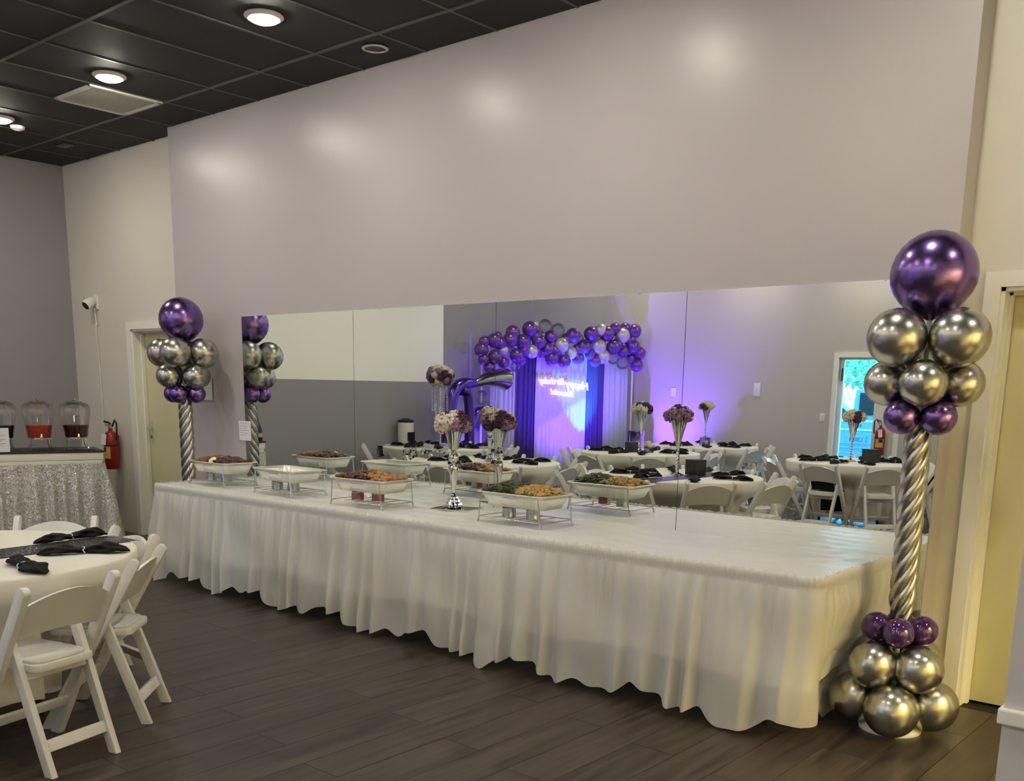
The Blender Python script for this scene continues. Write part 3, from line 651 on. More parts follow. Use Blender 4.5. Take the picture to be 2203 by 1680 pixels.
# ------------------------------------------------------------------ folding chairs
def chair_proto():
    t = thing('folding_chair', 'white resin folding chair', 'chair')
    def strip(y0, z0, y1, z1, w, x0, x1):
        dy, dz = y1-y0, z1-z0; l = math.hypot(dy, dz); ty, tz = dy/l, dz/l; ny, nz = -tz, ty; k = w/2/abs(tz)
        poly = [(y0-k, z0), (y0+k, z0)]
        for i in range(9):
            a = PI*i/8; poly.append((y1+w/2*(tz*math.cos(a)+ty*S(a)), z1+w/2*(-ty*math.cos(a)+tz*S(a))))
        return MB().prism(poly, 'x', x0, x1)
    for s in (-1, 1):
        x = s*.212; strip(.20, 0, -.225, .757, .048, x-.016, x+.016).build('front_rail', M_resin, t, bevel=.004)
        x = s*.157; strip(-.225, 0, -.045, .53, .044, x-.014, x+.014).build('rear_leg', M_resin, t, bevel=.004)
    yr = lambda z: .20-.425*z/.757
    sp = rrect(.284, .37, .035, 5, 6); b = MB(); b.prism(sp, 'z', .415, .445)
    so = b.build('seat', M_resin, t, bevel=.006); so.location = (0, .015, 0)
    b = MB(); b.prism(rrect(.26, .33, .05, 5, 6), 'z', .445, .458); b.build('seat_pad', M_resin, so, bevel=.006)
    def bk(sgn):
        def fn(u, v):
            x = -.198+.396*u; q = 1-(x/.198)**2; zb = .552+.022*q; zt = .692+.055*q; z = zb+(zt-zb)*v
            return (x, yr(z)-.022*q+sgn*.008, z)
        return fn
    b = MB(); nu, nv = 16, 4; b.grid(bk(1), nu, nv); b.grid(bk(-1), nu, nv); w = nu+1; N = w*(nv+1)
    for i in range(nu): b.f += [(i, i+1, N+i+1, N+i), (N+nv*w+i, N+nv*w+i+1, nv*w+i+1, nv*w+i)]
    b.build('backrest', M_resin, t, smooth=50)
    rl = lambda z: -.225+.18*z/.53
    MB().bar((-.145, rl(.115), .115), (.145, rl(.115), .115), .02, .05, (0, .32, .95)).build('lower_stretcher', M_resin, t, bevel=.003)
    MB().bar((-.145, rl(.40), .40), (.145, rl(.40), .40), .02, .055, (0, .32, .95)).build('rear_crossbar', M_resin, t, bevel=.003)
    MB().bar((-.197, yr(.17), .17), (.197, yr(.17), .17), .018, .045, (0, -.4, .9)).build('front_stretcher', M_resin, t, bevel=.003)
    return t
chair0 = chair_proto(); used = [False]
def place_chair(cx, cy, ang, rad, label, group, twist=0.):
    o = chair0 if not used[0] else copy_tree(chair0); used[0] = True
    a = math.radians(ang); r = rad-.205
    o.location = (cx+r*math.cos(a), cy+r*math.sin(a), .001); o.rotation_euler = (0, 0, a+PI/2+math.radians(twist))
    o['label'] = label; o['group'] = group
    return o

def put_chair(rx, ry, az, label, group):
    o = place_chair(0, 0, 0, .205, label, group); a = math.radians(az)
    o.location = (rx-.225*math.cos(a), ry-.225*S(a), .001); o.rotation_euler = (0, 0, a+PI/2)
# ------------------------------------------------------------------ napkins
def napkin_proto(seed):
    rnd = random.Random(seed); t = thing('napkin', 'black napkin', 'napkin'); ph = [rnd.uniform(0, 6.28) for _ in range(6)]
    prof = [(-.20, .004), (-.185, .014), (-.15, .028), (-.09, .033), (-.04, .027), (-.012, .021), (.012, .021), (.045, .030), (.10, .037), (.15, .033), (.185, .018), (.20, .005)]
    def fn(u, v):
        k = v*(len(prof)-1); i = min(int(k), len(prof)-2); f_ = k-i; x = prof[i][0]*(1-f_)+prof[i+1][0]*f_; r = prof[i][1]*(1-f_)+prof[i+1][1]*f_
        a = 2*PI*u; w = 1+.28*S(3*a+x*26+ph[0])+.18*S(5*a-x*40+ph[1])+.1*S(2*a+ph[2]+x*70)
        return (x, .012*S(x*13+ph[3])+1.1*r*w*math.cos(a), max(.0015, .0015+.55*r*(1+w*S(a))))
    MB().grid(fn, 28, 44, closed=True).build('napkin_cloth', M_black_cloth, t, smooth=60)
    rg = [(.0+.004*S(i), .012*S(ph[3])+.027*math.cos(2*PI*i/24), .0125+.0155*S(2*PI*i/24)) for i in range(24)]
    MB().tube(rg, .0022, 6, closed=True).build('napkin_ring', M_ring, t)
    return t
NAP = [napkin_proto(k) for k in (1, 2, 3)]; nap_used = [False]*3
def place_napkin(cx, cy, ang, label, group, rad=.475, k=0, tw=0., z=.762):
    o = NAP[k] if not nap_used[k] else copy_tree(NAP[k]); nap_used[k] = True; a = math.radians(ang)
    o.location = (cx+rad*math.cos(a), cy+rad*math.sin(a), z); o.rotation_euler = (0, 0, a+math.radians(tw)); o['label'] = label; o['group'] = group

# ------------------------------------------------------------------ round tables
DIRS = {0: 'kitchen opening', 45: 'bare buffet end', 90: 'buffet', 135: 'drinks bar', 180: 'grey wall', -135: 'balloon backdrop', -90: 'far wall', -45: 'glazed exit door'}
def facing(angs):
    out = {}; left = list(DIRS)
    diff = lambda a, d: abs((a-d+180) % 360-180)
    for a, d in sorted(((a, d) for a in angs for d in DIRS), key=lambda q: diff(*q)):
        if a not in out and d in left: out[a] = DIRS[d]; left.remove(d)
    return out
def round_table(cx, cy, chairs, where, cat_where, seed, napk=None, radii=None, fixed=None):
    rnd = random.Random(seed)
    t = thing('round_table', 'round folding table '+where, 'table', (cx, cy, 0), 0, 'round dining tables')
    MB().lathe([(0, .735), (.745, .735), (.75, .745), (.745, .755), (0, .755)], 64).build('tabletop', M_white, t)
    for s in (-1, 1):
        for q in (-1, 1): MB().tube([(s*.27, q*.17, .735), (s*.29, q*.18, .0)], .015, 8).build('leg', M_black, t)
    ph = [rnd.uniform(0, 6.28) for _ in range(6)]; dents = []
    for c in chairs:
        if c in (fixed or {}): fx, fy = fixed[c][0]-cx, fixed[c][1]-cy; ca, cr = math.degrees(math.atan2(fy, fx)), math.hypot(fx, fy)
        else: ca, cr = c, (radii or {}).get(c, 1.0)
        rc = cr-.46; dp = max(0, .767-rc)
        if dp > .03: dents.append((ca, dp, math.degrees(math.asin(min(.9, .245/(max(rc, .42)+.10))))))
    def dent(a):
        m_ = 0.
        for ca, dp, h in dents:
            d_ = abs((math.degrees(a)-ca+180) % 360-180); k_ = min(1, max(0, (h+6-d_)/6)); m_ = max(m_, dp*k_*k_*(3-2*k_))
        return m_
    def fn(u, v):
        a = 2*PI*u
        if v <= .25:
            r = .755*v/.25; return (r*math.cos(a), r*math.sin(a), .7585+.0006*S(r*30+a*3))
        if v <= .35:
            q = (v-.25)/.10; return ((.755+.012*S(q*PI/2))*math.cos(a), (.755+.012*S(q*PI/2))*math.sin(a), .7585-.014*(1-math.cos(q*PI/2)))
        q = (v-.35)/.65; w = S(11*a+1.4*S(3*a+ph[0])+ph[1])+.5*S(19*a+ph[2])
        tk = min(1, max(0, (q-.10)/.34)); tk = tk*tk*(3-2*tk); da = dent(a); w *= 1-.75*min(1, da/.15)
        r = .767+.028*min(1, q*1.6)*w-.015*q-da*tk; zb = .135+.035*S(4*a+ph[3]); z = .7445-(.7445-zb)*q
        return (r*math.cos(a), r*math.sin(a), z)
    o = tag(MB().grid(fn, 288, 30, closed=True).build('round_tablecloth', M_linen, smooth=70), 'white cloth draped over round table '+where, 'tablecloth', 'round tablecloths'); o.location = (cx, cy, 0)
    fc = facing(chairs)
    for a in chairs:
        if a in (fixed or {}): put_chair(*fixed[a], 'white folding chair with its back to the %s, at table %s' % (fc[a], cat_where), 'folding chairs '+cat_where); continue
        place_chair(cx, cy, a, (radii or {}).get(a, 1.0), 'white folding chair with its back to the %s, at table %s' % (fc[a], cat_where), 'folding chairs '+cat_where, rnd.uniform(-4, 4))
    fn_ = facing(napk if napk is not None else chairs)
    for a in (napk if napk is not None else chairs):
        place_napkin(cx, cy, a+rnd.uniform(-5, 5), 'black ringed napkin towards the %s on table %s' % (fn_[a], cat_where), 'rolled napkins '+cat_where, .475, rnd.randrange(3), rnd.uniform(-14, 14), .767 if 'damask' in cat_where else .762)
T4 = (2.38, -3.2); T2 = (.10, -3.02); T3 = (.19, -5.85); T6 = (2.72, -6.55); T5 = (-.05, -7.95); T1 = (-2.12, -4.5)
round_table(*T4, [-5, 45, 98, 143, 183, -132, -88, -45], 'with the charcoal sequin runner', 'with sequin runner', 1, napk=[143, 183, -132, -88, -45], fixed={-5: (3.406, -3.169, 14), 45: (3.027, -2.627, 44.4), 98: (2.349, -2.325, 88.5), 143: (1.552, -2.369, 138)})
place_napkin(T4[0], T4[1], 93, 'black napkin in a white ring on the charcoal sequin runner', 'rolled napkins with sequin runner', .535, 1, 2, .766)
place_napkin(T4[0], T4[1], 46, 'long flat black napkin beside the charcoal sequin runner', 'rolled napkins with sequin runner', .555, 0, 16)
place_napkin(T4[0], T4[1], 5, 'short puffed black napkin near the nearest chair of runner table', 'rolled napkins with sequin runner', .58, 2, -7)
round_table(*T2, [-6, 41, 85, 130, 175, -140, -97, -51], 'in front of the purple balloon backdrop', 'nearest the backdrop', 2, radii={41: .79, 85: .80})
round_table(*T3, [-6, -50, -94, -178, 97, 51, 140, -138], 'with the clear cube of white flowers', 'with flower cube', 3)
round_table(*T6, [90, 48, 131, 173, -98, -54, -142, -10], 'in front of the glazed exit door', 'before glazed door', 4, radii={90: .93})
round_table(*T5, [58, 13, -35, -80, -125, -169, 102, 146], 'against the lilac lit far wall', 'against far wall', 5, radii={q: .95 for q in (58, 13, -35, -80, -125, -169, 102, 146)})
round_table(*T1, [132, 48, -151, -99, -50, 0], 'with the black and white damask overlay', 'with damask overlay', 6, radii={-151: .85}, napk=[132, 48, 90, -151, -99, -50, 0, 180])

# table dressings
def runner(cx, cy, rz, w, m, label, name='table_runner', drop=.22, L=.775, zo=0.0):
    def fn(u, v):
        s = (u-.5)*2*(L+drop); y = (v-.5)*w; a = abs(s); sg = 1 if s > 0 else -1
        if a <= L: return (s, y, .7615+zo)
        return (sg*(L+.028), y, .7615+zo-(a-L))
    o = tag(MB().grid(fn, 120, 6).build(name, m, smooth=60), label, 'table runner'); o.location = (cx, cy, 0); o.rotation_euler = (0, 0, rz); return o
runner(T4[0]+.14, T4[1]+.02, math.radians(95), .25, M_seq_dark, 'charcoal sequin runner across a round table', drop=.004, L=.735)
runner(*T1, math.radians(60), .55, M_damask, 'black and white damask overlay hanging over a round table', 'damask_overlay', .16)
runner(T1[0], T1[1], math.radians(150), .5, M_damask, 'second black and white damask strip crossing the first one', 'damask_overlay', .16, zo=.002)
def card_box(x, y, rz, label, s=.12):
    t = thing('menu_box', label, 'box', (x, y, .7635), rz, 'charcoal menu boxes')
    MB().b6(-s/2, s/2, -s/2, s/2, 0, s*.92).build('box_body', M_dark, t, bevel=.003); MB().b6(-s/2-.002, s/2+.002, -s/2-.002, s/2+.002, s*.9, s*1.02).build('box_lid', M_dark, t, bevel=.002)
card_box(2.455, -3.345, .3, 'charcoal box on the table with the sequin runner', .14)
card_box(T3[0]-.06, T3[1]+.12, .2, 'charcoal box on the table with the clear flower cube')
card_box(T6[0]+.22, T6[1]+.02, .5, 'charcoal box on the table before the glazed door', .15)
def flower_cube(x, y, label, s=.085, dz=.012):
    t = thing('flower_cube', label, 'vase', (x, y, .7635), .3, 'clear flower cubes'); b = MB()
    for q in (-1, 1): b.b6(q*s/2-.002, q*s/2+.002, -s/2, s/2, 0, s); b.b6(-s/2, s/2, q*s/2-.002, q*s/2+.002, 0, s)
    b.b6(-s/2, s/2, -s/2, s/2, 0, .005); b.build('glass_cube', M_glass, t, smooth=0)
    for k, (dx, dy) in enumerate(((0, 0), (.03, .02), (-.03, .015))): link('ivory_bloom', BLM['w'][k % 2], t, (dx, dy, s+dz+.012*(k == 0)), (k, k, 0), .034)
flower_cube(T3[0]+.16, T3[1]+.05, 'small clear cube of white flowers beside slim vase'); flower_cube(T5[0]-.02, T5[1]-.02, 'small clear cube under a tall vase by far wall', .11, -.055)
trumpet_vase((2.335, -3.2, .7635), 1.3, 'slim silver trumpet vase of mauve flowers on sequin runner table', 'wmmmp', 5, 'round table vases')
trumpet_vase((T3[0]+.0, T3[1]+.0, .7635), 1.28, 'slim silver trumpet vase of ivory flowers beside the flower cube', 'wwwmp', 6, 'round table vases')
trumpet_vase((T5[0]-.02, T5[1]-.02, .7635+.115), 1.05, 'slim silver trumpet vase raised on a clear cube by far wall', 'wwwmp', 7, 'round table vases')
trumpet_vase((T6[0]-.02, T6[1]+.02, .7635), 1.2, 'slim silver trumpet vase of flat ivory flowers before the glazed door', 'wwwwp', 8, 'round table vases')
buffet_vase((T2[0], T2[1], .7635), 1.0, .4, 'silver bulb vase of ivory and plum flowers in front of backdrop', 'wwmp', 9, 'round table vases')
# tall crystal strand centrepiece
t = thing('crystal_centrepiece', 'tall flower ball with hanging crystal strands over damask table', 'centrepiece', (T1[0], T1[1], .765))
MB().lathe([(0, 0), (.07, 0), (.07, .008), (.012, .015), (.008, .03), (.007, .78), (0, .78)], 20).build('stand', M_chrome, t)
bouquet(t, .915, .145, .105, 34, .047, 'wwppmw', 3, -.95)
for i in range(14):
    a = 2*PI*i/14; r = .105 if i % 2 else .06; n = 13 if i % 2 else 18
    b = MB(); b.tube([(r*math.cos(a), r*math.sin(a), .83), (r*math.cos(a), r*math.sin(a), .80-.027*n)], .0012, 4)
    for k in range(n): b.sphere((r*math.cos(a), r*math.sin(a), .80-.027*k), .0095 if k < n-1 else .013, 6, 4)
    b.build('crystal_strand', M_crystal, t, smooth=0)
# black jacket over the seat of the chair in front of the glazed door
def jk(u, v):
    x = -.135+.27*u; q = v
    if q < .45: y, z = -.105+.035*(q/.45)**1.5, .60-.125*q/.45
    elif q < .75: y, z = -.07+.285*(q-.45)/.3, .470
    else: y, z = .222, .470-.26*(q-.75)/.25
    return (x+.008*S(q*9), y+.005*S(u*14+q*5), z+.004*S(u*11+q*13))
a = math.radians(90); o = tag(MB().grid(jk, 20, 26).build('jacket', M_black_cloth), 'black jacket lying over the chair before the glazed door', 'jacket')
o.location = (T6[0], T6[1]+.93-.205, .001); o.rotation_euler = (0, 0, PI)
o = tag(MB().grid(lambda u, v: (-.14+.28*u, -.16+.26*v, .462+.05*S(PI*u)*S(PI*v)), 14, 14).build('seat_cushion', M_black_cloth), 'black bag on the seat of a chair at flower cube table', 'bag')
a = math.radians(51); o.location = (T3[0]+.795*math.cos(a), T3[1]+.795*math.sin(a), 0); o.rotation_euler = (0, 0, a+PI/2)
o = tag(MB().grid(lambda u, v: (-.235+.47*u, .20-.425*(.795-abs(v-.5)*.62)/.757+(-.052 if v < .5 else .034)+.006*S(u*17), .795-abs(v-.5)*.62+.006*S(u*9)), 18, 16).build('coat', mat('navy_coat', (.08, .12, .22), .8)), 'navy coat hung over a chair back by glazed door table', 'coat')
a = math.radians(-10); o.location = (T6[0]+.795*math.cos(a), T6[1]+.795*math.sin(a), 0); o.rotation_euler = (0, 0, a+PI/2)

# ------------------------------------------------------------------ drinks bar in the corner
bar_p = Vector((-1.83, -.34)); bdir = Vector((.27, .84)).normalized(); BRZ = math.atan2(bdir.y, bdir.x)     # front edge runs along local x, ends at local 0
bt = thing('drinks_bar', 'white bar table with black top and gathered sequin skirt', 'bar table', (bar_p.x, bar_p.y, 0), BRZ)
BLN = 1.6; BD = .62; BZ = .90
MB().b6(-BLN, .0, .0, BD, BZ-.018, BZ).build('bar_top', M_black, bt, bevel=.004)
b = MB(); b.b6(-BLN+.01, -.01, .012, BD-.012, BZ-.085, BZ-.018); b.b6(-BLN+.02, -.02, .02, BD-.02, BZ-.125, BZ-.085); b.build('apron', M_trim, bt, bevel=.003)
for lx in (-BLN+.06, -.06):
    for ly in (.07, BD-.07): MB().b6(lx-.02, lx+.02, ly-.02, ly+.02, 0, BZ-.1).build('leg', M_trim, bt)
MB().b6(-BLN+.05, -.05, .06, BD-.06, .50, .53).build('inner_shelf', M_trim, bt)
def bs(u, v):
    s = u*(BLN+BD-.1); k = v
    w = S(2*PI*s/.13+1.4*S(2*PI*s/.6)); o = .012+.026*w*min(1, k*2)+.03*k
    fl_ = .10*k
    if s < BLN-.04: p = (-BLN+.02+s, .012); n = (0, -1)
    elif s < BLN+.04: a = (s-BLN+.04)/.08*PI/2; p = (-.03+.02*S(a), .03-.02*math.cos(a)); n = (S(a), -math.cos(a)); o += fl_*S(a)
    else: p = (-.012, .03+(s-BLN-.04)); n = (1, 0); o += fl_
    return (p[0]+n[0]*o, p[1]+n[1]*o, BZ-.12-(BZ-.14)*k)
tag(MB().grid(bs, 320, 16).build('sequin_skirt', M_seq_silver, smooth=70), 'gathered silver sequin skirt hanging around the drinks bar', 'table skirt').location = (bar_p.x, bar_p.y, 0)
bpy.data.objects['sequin_skirt'].rotation_euler = (0, 0, BRZ)
def bar_pt(lx, ly, z=0): return (bar_p.x+lx*math.cos(BRZ)-ly*S(BRZ), bar_p.y+lx*S(BRZ)+ly*math.cos(BRZ), z)
LIQ = [((.045, .05, .06), 'clear drink dispenser holding near black juice behind the menu card', 'dark_juice'), ((.80, .26, .15), 'clear drink dispenser holding orange red punch', 'red_punch'), ((.26, .05, .07), 'clear drink dispenser holding dark wine red punch', 'wine_punch')]
for i, lx in enumerate((-.845, -.525, -.205)):
    t = thing('drink_dispenser', LIQ[i][1], 'drink dispenser', bar_pt(lx, .24, BZ), BRZ, 'drink dispensers')
    prof = [(.098, .115), (.105, .135), (.112, .19), (.135, .32), (.140, .375), (.132, .415), (.108, .437), (.07, .447)]
    MB().lathe([(.0, .11), (.096, .11)]+prof, 40).build('glass_jar', M_glass, t)
    MB().lathe([(.0, .449), (.072, .447), (.074, .454), (.03, .460), (.0, .461)], 32).build('lid', M_glass, t); MB().sphere((0, 0, .47), .014, 12, 8).build('lid_knob', M_chrome, t)
    MB().lathe([(0, .118), (.094, .118), (.100, .137), (.107, .19), (.1145, .232), (0, .232)], 40).build('drink', mat(LIQ[i][2], LIQ[i][0], .15, spec=.5), t)
    MB().lathe([(.099, .105), (.101, .105), (.101, .118), (.099, .118), (.099, .105)], 32).build('stand_ring', M_chrome, t)
    for k in range(4):
        a = PI/4+k*PI/2; MB().tube([(.1*math.cos(a), .1*S(a), .112), (.112*math.cos(a), .112*S(a), .05), (.135*math.cos(a), .135*S(a), .004)], .004, 6).build('stand_leg', M_chrome, t)
    b = MB(); b.tube([(0, -.095, .128), (0, -.15, .128)], .010, 8); b.tube([(0, -.145, .128), (0, -.147, .095)], .008, 8); b.box((0, -.145, .145), (.012, .03, .02)); b.build('spigot', M_chrome, t)
for i, (lx, rot) in enumerate(((-.52, 0), (-.2, 0), (-.82, 0))):
    t = thing('serving_tray', ['dark tray of ice tongs under the orange punch', 'dark tray of ice tongs under the wine punch', 'dark tray of ice tongs under the near black juice'][i], 'tray', bar_pt(lx, .088, BZ+.001), BRZ+rot, 'small bar trays')
    MB().prism(rrect(.26, .10, .03, 5, 4), 'z', 0, .006).build('tray_base', M_dark, t)
    b = MB(); b.tube([(-.1, -.01, .012), (.1, .02, .012)], .004, 6); b.tube([(-.1, .0, .012), (.1, -.03, .012)], .004, 6); b.build('tongs', M_chrome, t)
t = thing('menu_card', 'white printed card standing at front of the drinks bar', 'card', bar_pt(-.93, .03, BZ+.001), BRZ)
MB().b6(-.13, .13, .0, .003, 0, .215).build('card_sheet', M_paper, t, smooth=0)
b = MB(); b.b6(-.06, .06, -.0012, 0, .172, .180)
for k in range(9): b.b6(-.10, .10-.03*(k % 3), -.0012, 0, .150-.013*k, .153-.013*k)
b.build('printed_lines', M_ink, t, smooth=0)

# ------------------------------------------------------------------ wall items
def extinguisher(loc, rz, label):
    t = thing('fire_extinguisher', label, 'fire extinguisher', loc, rz, 'fire extinguishers')     # local -y faces the room
    MB().lathe([(0, 0), (.066, 0), (.072, .008), (.073, .30), (.066, .345), (.045, .375), (.022, .39), (.02, .42), (0, .42)], 32).build('cylinder', M_red, t)
    b = MB(); b.lathe([(0, .415), (.024, .415), (.024, .445), (0, .445)], 16); b.box((0, -.03, .45), (.022, .1, .014)); b.build('valve', M_wire, t)
    MB().tube([(0, .02, .45), (0, -.03, .475), (0, -.10, .485)], .007, 8, flat=1.6).build('squeeze_handle', M_black, t)
    MB().tube([(.024, 0, .435), (.06, -.01, .50), (.085, -.02, .47), (.085, -.02, .38), (.078, -.02, .30)], .009, 8).build('hose', M_black, t)
    MB().lathe([(.0735, .235), (.0755, .235), (.0755, .252), (.0735, .252), (.0735, .235)], 32).build('strap', M_black, t)
    def lb(u, v): a = -PI/2-1.1+1.5*u; return (.0741*math.cos(a), .0741*S(a), .11+.12*v)
    MB().grid(lb, 14, 1).build('yellow_label', M_yellow, t)
    def lb2(u, v): a = -PI/2-.95+.75*u; return (.0745*math.cos(a), .0745*S(a), .18+.045*v)
    MB().grid(lb2, 8, 1).build('pictogram', M_dark, t)
    MB().box((-.03, -.082, .305), (.055, .002, .11), Matrix.Rotation(.15, 3, 'Y')).build('inspection_tag', M_paper, t)
    MB().b6(-.03, .03, .06, .095, .10, .34).build('wall_bracket', M_black, t)
    return t
extinguisher((-2.50, YB-.095, .66), .5, 'red fire extinguisher on the cream wall beside drinks bar')
e2 = extinguisher((2.13, YF+.06, .70), PI, 'red fire extinguisher on the pale panel of glazed door')
t = thing('security_camera', 'small white bullet camera on the cream wall above bar', 'security camera', (-2.80, YB, 2.34))
MB().b6(-.045, .045, -.02, 0, -.075, .075).build('mount_plate', M_white, t, bevel=.005)
axis = Vector((.10, -.8, -.55)).normalized(); b = MB(); b.lathe([(0, .0), (.03, 0), (.042, .02), (.05, .06), (.05, .115), (.047, .12), (.041, .118), (0, .116)], 28)
o = b.build('housing', M_white, t); o.location = (0, -.03, .02); o.rotation_mode = 'QUATERNION'; o.rotation_quaternion = axis.to_track_quat('Z', 'Y')
b = MB(); b.lathe([(0, .1195), (.040, .1195), (.041, .1185)], 28)
l = b.build('lens_face', M_black, o)
MB().tube([(0, -.03, -.06), (.0, -.02, -.17)], .007, 6).build('connector', M_white, t)
b = MB(); b.tube([(.0, -.02, -.17), (-.02, -.015, -.3), (.0, -.012, -.5), (.01, -.01, -1.46)], .004, 6); b.build('cord', M_white, t)
b = MB(); b.tube([(.0, -.02, -.17), (.02, -.02, -.23), (.03, -.015, -.21)], .006, 6); b.build('pigtail', M_white, t)
def paper(x0, x1, z0, z1, label, lines=6):
    t = thing('paper_notice', label, 'paper', ((x0+x1)/2, 0, (z0+z1)/2), 0, 'paper notices'); w, h = x1-x0, z1-z0
    MB().b6(-w/2, w/2, -.0095, -.0085, -h/2, h/2).build('sheet', M_paper, t, smooth=0); b = MB()
    for k in range(lines): b.b6(-w*.4, w*.36-.1*w*(k % 3), -.0100, -.0096, h*.36-k*h*.7/lines-.002, h*.36-k*h*.7/lines)
    b.build('printed_lines', M_ink, t, smooth=0)
paper(-.095, .075, 1.07, 1.235, 'white paper notice taped at the mirror edge'); paper(-.66, -.48, 1.40, 1.60, 'white paper sign on wall behind the far balloon column')
def plate(x, z, w, h, label, tog):
    t = thing('wall_switch', label, 'wall plate', (x, YF, z), PI, 'wall plates'); MB().b6(-w/2, w/2, -.008, 0, -h/2, h/2).build('cover_plate', M_white, t, bevel=.002)
    MB().b6(-tog/2, tog/2, -.013, -.007, -tog, tog).build('rocker', M_lampw, t, bevel=.001)
plate(.18, 1.58, .11, .20, 'tall white control plate on the beige far wall', .02); plate(1.245, 1.195, .075, .12, 'white light switch beside the glazed exit door', .016); plate(-1.29, 1.52, .10, .14, 'white blank plate in the lilac light on far wall', .02)

# ------------------------------------------------------------------ balloon backdrop in the corner
LP = Vector((-3.05, -6.5)); RP = Vector((-2.0, -8.85)); bd = (RP-LP).normalized(); bn = Vector((-bd.y, bd.x))      # bn looks into the room
BA = math.atan2(bd.y, bd.x)
def bw(s, n, z): p = LP+bd*s+bn*n; return Vector((p.x, p.y, z))
fr = thing('backdrop_frame', 'thin white pipe frame holding the backdrop drapes', 'stand')
MB().tube([bw(-.1, -.05, 2.16), bw(2.62, -.05, 2.16)], .016, 8).build('crossbar', M_white, fr)
for s in (-.1, 2.62):
    MB().tube([bw(s, -.05, 2.16), bw(s, -.05, 0)], .016, 8).build('upright', M_white, fr); MB().b6(-.1, .1, -.1, .1, 0, .008).build('foot_plate', M_white, fr).location = bw(s, -.05, 0)
for s0, s1, m, lab, nm, off, sd in ((.02, .49, M_cur_b, 'sheer silver blue drape beside the foil number balloons', 'sheer_drape', .0, 1), (.46, .82, M_cur_p, 'dark purple drape beside foil number balloons side of sign', 'purple_drape', .03, 2), (.79, 1.69, M_cur_w, 'wide white sheer drape behind the neon sign', 'white_drape', .06, 3),
                             (1.66, 2.04, M_cur_p, 'dark purple drape on the exit sign side of white drape', 'purple_drape', .03, 4), (2.0, 2.5, M_cur_b, 'sheer silver blue drape beside the silver drum stack', 'sheer_drape', .0, 5)):
    def fn(u, v, s0=s0, s1=s1, off=off, sd=sd):
        s = s0+u*(s1-s0); w = S(2*PI*s/.085+1.3*S(2*PI*s/.4+sd)+sd); q = (.5+.5*v); return bw(s+.01*S(v*3+sd), off+.022*w*q, 2.17-2.155*v)
    tag(MB().grid(fn, int((s1-s0)/.009), 14).build(nm, m, smooth=70), lab, 'drape', 'backdrop drapes')
G = [(-.22, 2.1, .096, 'p'), (-.17, 2.22, .077, 'p'), (-.18, 1.96, .077, 'p'), (-.02, 2.24, .097, 'p'), (.05, 2.31, .058, 'p'), (0, 2.0, .097, 'p'), (-.07, 1.84, .078, 'p'), (.15, 2.11, .078, 's'), (.25, 2.26, .104, 'p'), (.3, 2.37, .098, 'p'), (.47, 2.24, .105, 'p'), (.16, 1.92, .078, 'p'), (.37, 2.03, .098, 'p'), (.44, 1.96, .079, 'p'), (.36, 1.87, .072, 'c'), (.58, 2.43, .105, 'p'), (.63, 2.1, .092, 's'), (.7, 2.5, .059, 's'), (.75, 2.25, .099, 'p'), (.84, 2.48, .099, 'c'), (.95, 2.33, .086, 'p'), (.91, 2.14, .093, 'p'), (1.07, 2.43, .1, 'c'), (1.13, 2.21, .107, 's'), (.98, 2.0, .1, 'p'), (1.2, 1.97, .094, 'p'), (1.32, 2.1, .087, 's'), (1.34, 2.36, .107, 'p'), (1.45, 2.02, .088, 'p'), (1.54, 2.2, .101, 'p'), (1.65, 2.4, .101, 'p'), (1.65, 2.09, .074, 'p'), (1.84, 2.46, .095, 's'), (1.94, 2.41, .109, 'p'), (1.8, 2.21, .109, 's'), (1.76, 1.99, .088, 'p'), (1.89, 2.06, .102, 's'), (2.07, 2.21, .103, 'p'), (2.11, 2.49, .089, 'p'), (2.08, 2.03, .082, 'c'), (2.23, 2.39, .11, 's'), (2.3, 2.51, .082, 'p'), (2.27, 2.15, .089, 'p'), (2.27, 1.97, .097, 'c'), (2.46, 2.47, .103, 'p'), (2.44, 2.23, .104, 'p'), (2.57, 2.13, .097, 'p'), (2.53, 1.94, .097, 'p'), (2.43, 2.04, .069, 'p'), (.7, 2.1, .079, 'p'), (.82, 2.08, .066, 'p'), (1.47, 2.32, .067, 'c'),
     (.1, 2.2, .09, 'p'), (.5, 2.12, .09, 'p'), (1.05, 2.12, .09, 'p'), (1.45, 2.15, .09, 'p'), (1.75, 2.32, .09, 'p'), (2.15, 2.25, .09, 'p'), (2.4, 2.33, .09, 'p'), (.7, 2.33, .09, 'p'), (1.22, 2.3, .08, 'p')]
gt = thing('balloon_garland', 'purple and silver balloon garland along the top of backdrop', 'balloons'); rnd = random.Random(5)
for i, (s, z, r, k) in enumerate(G):
    n = max(.16+rnd.uniform(-.05, .07), r*1.13+.095) if i < 52 else r*1.13+.09
    c = bw(s, n, z); out = Vector((bn.x, bn.y, 0))*.6+Vector((bd.x*(s-1.25), bd.y*(s-1.25), 0))*.5+Vector((0, 0, (z-2.2)*3)); ball(gt, c, r*1.13, {'s': 'S', 'p': 'P'}.get(k, k), out)
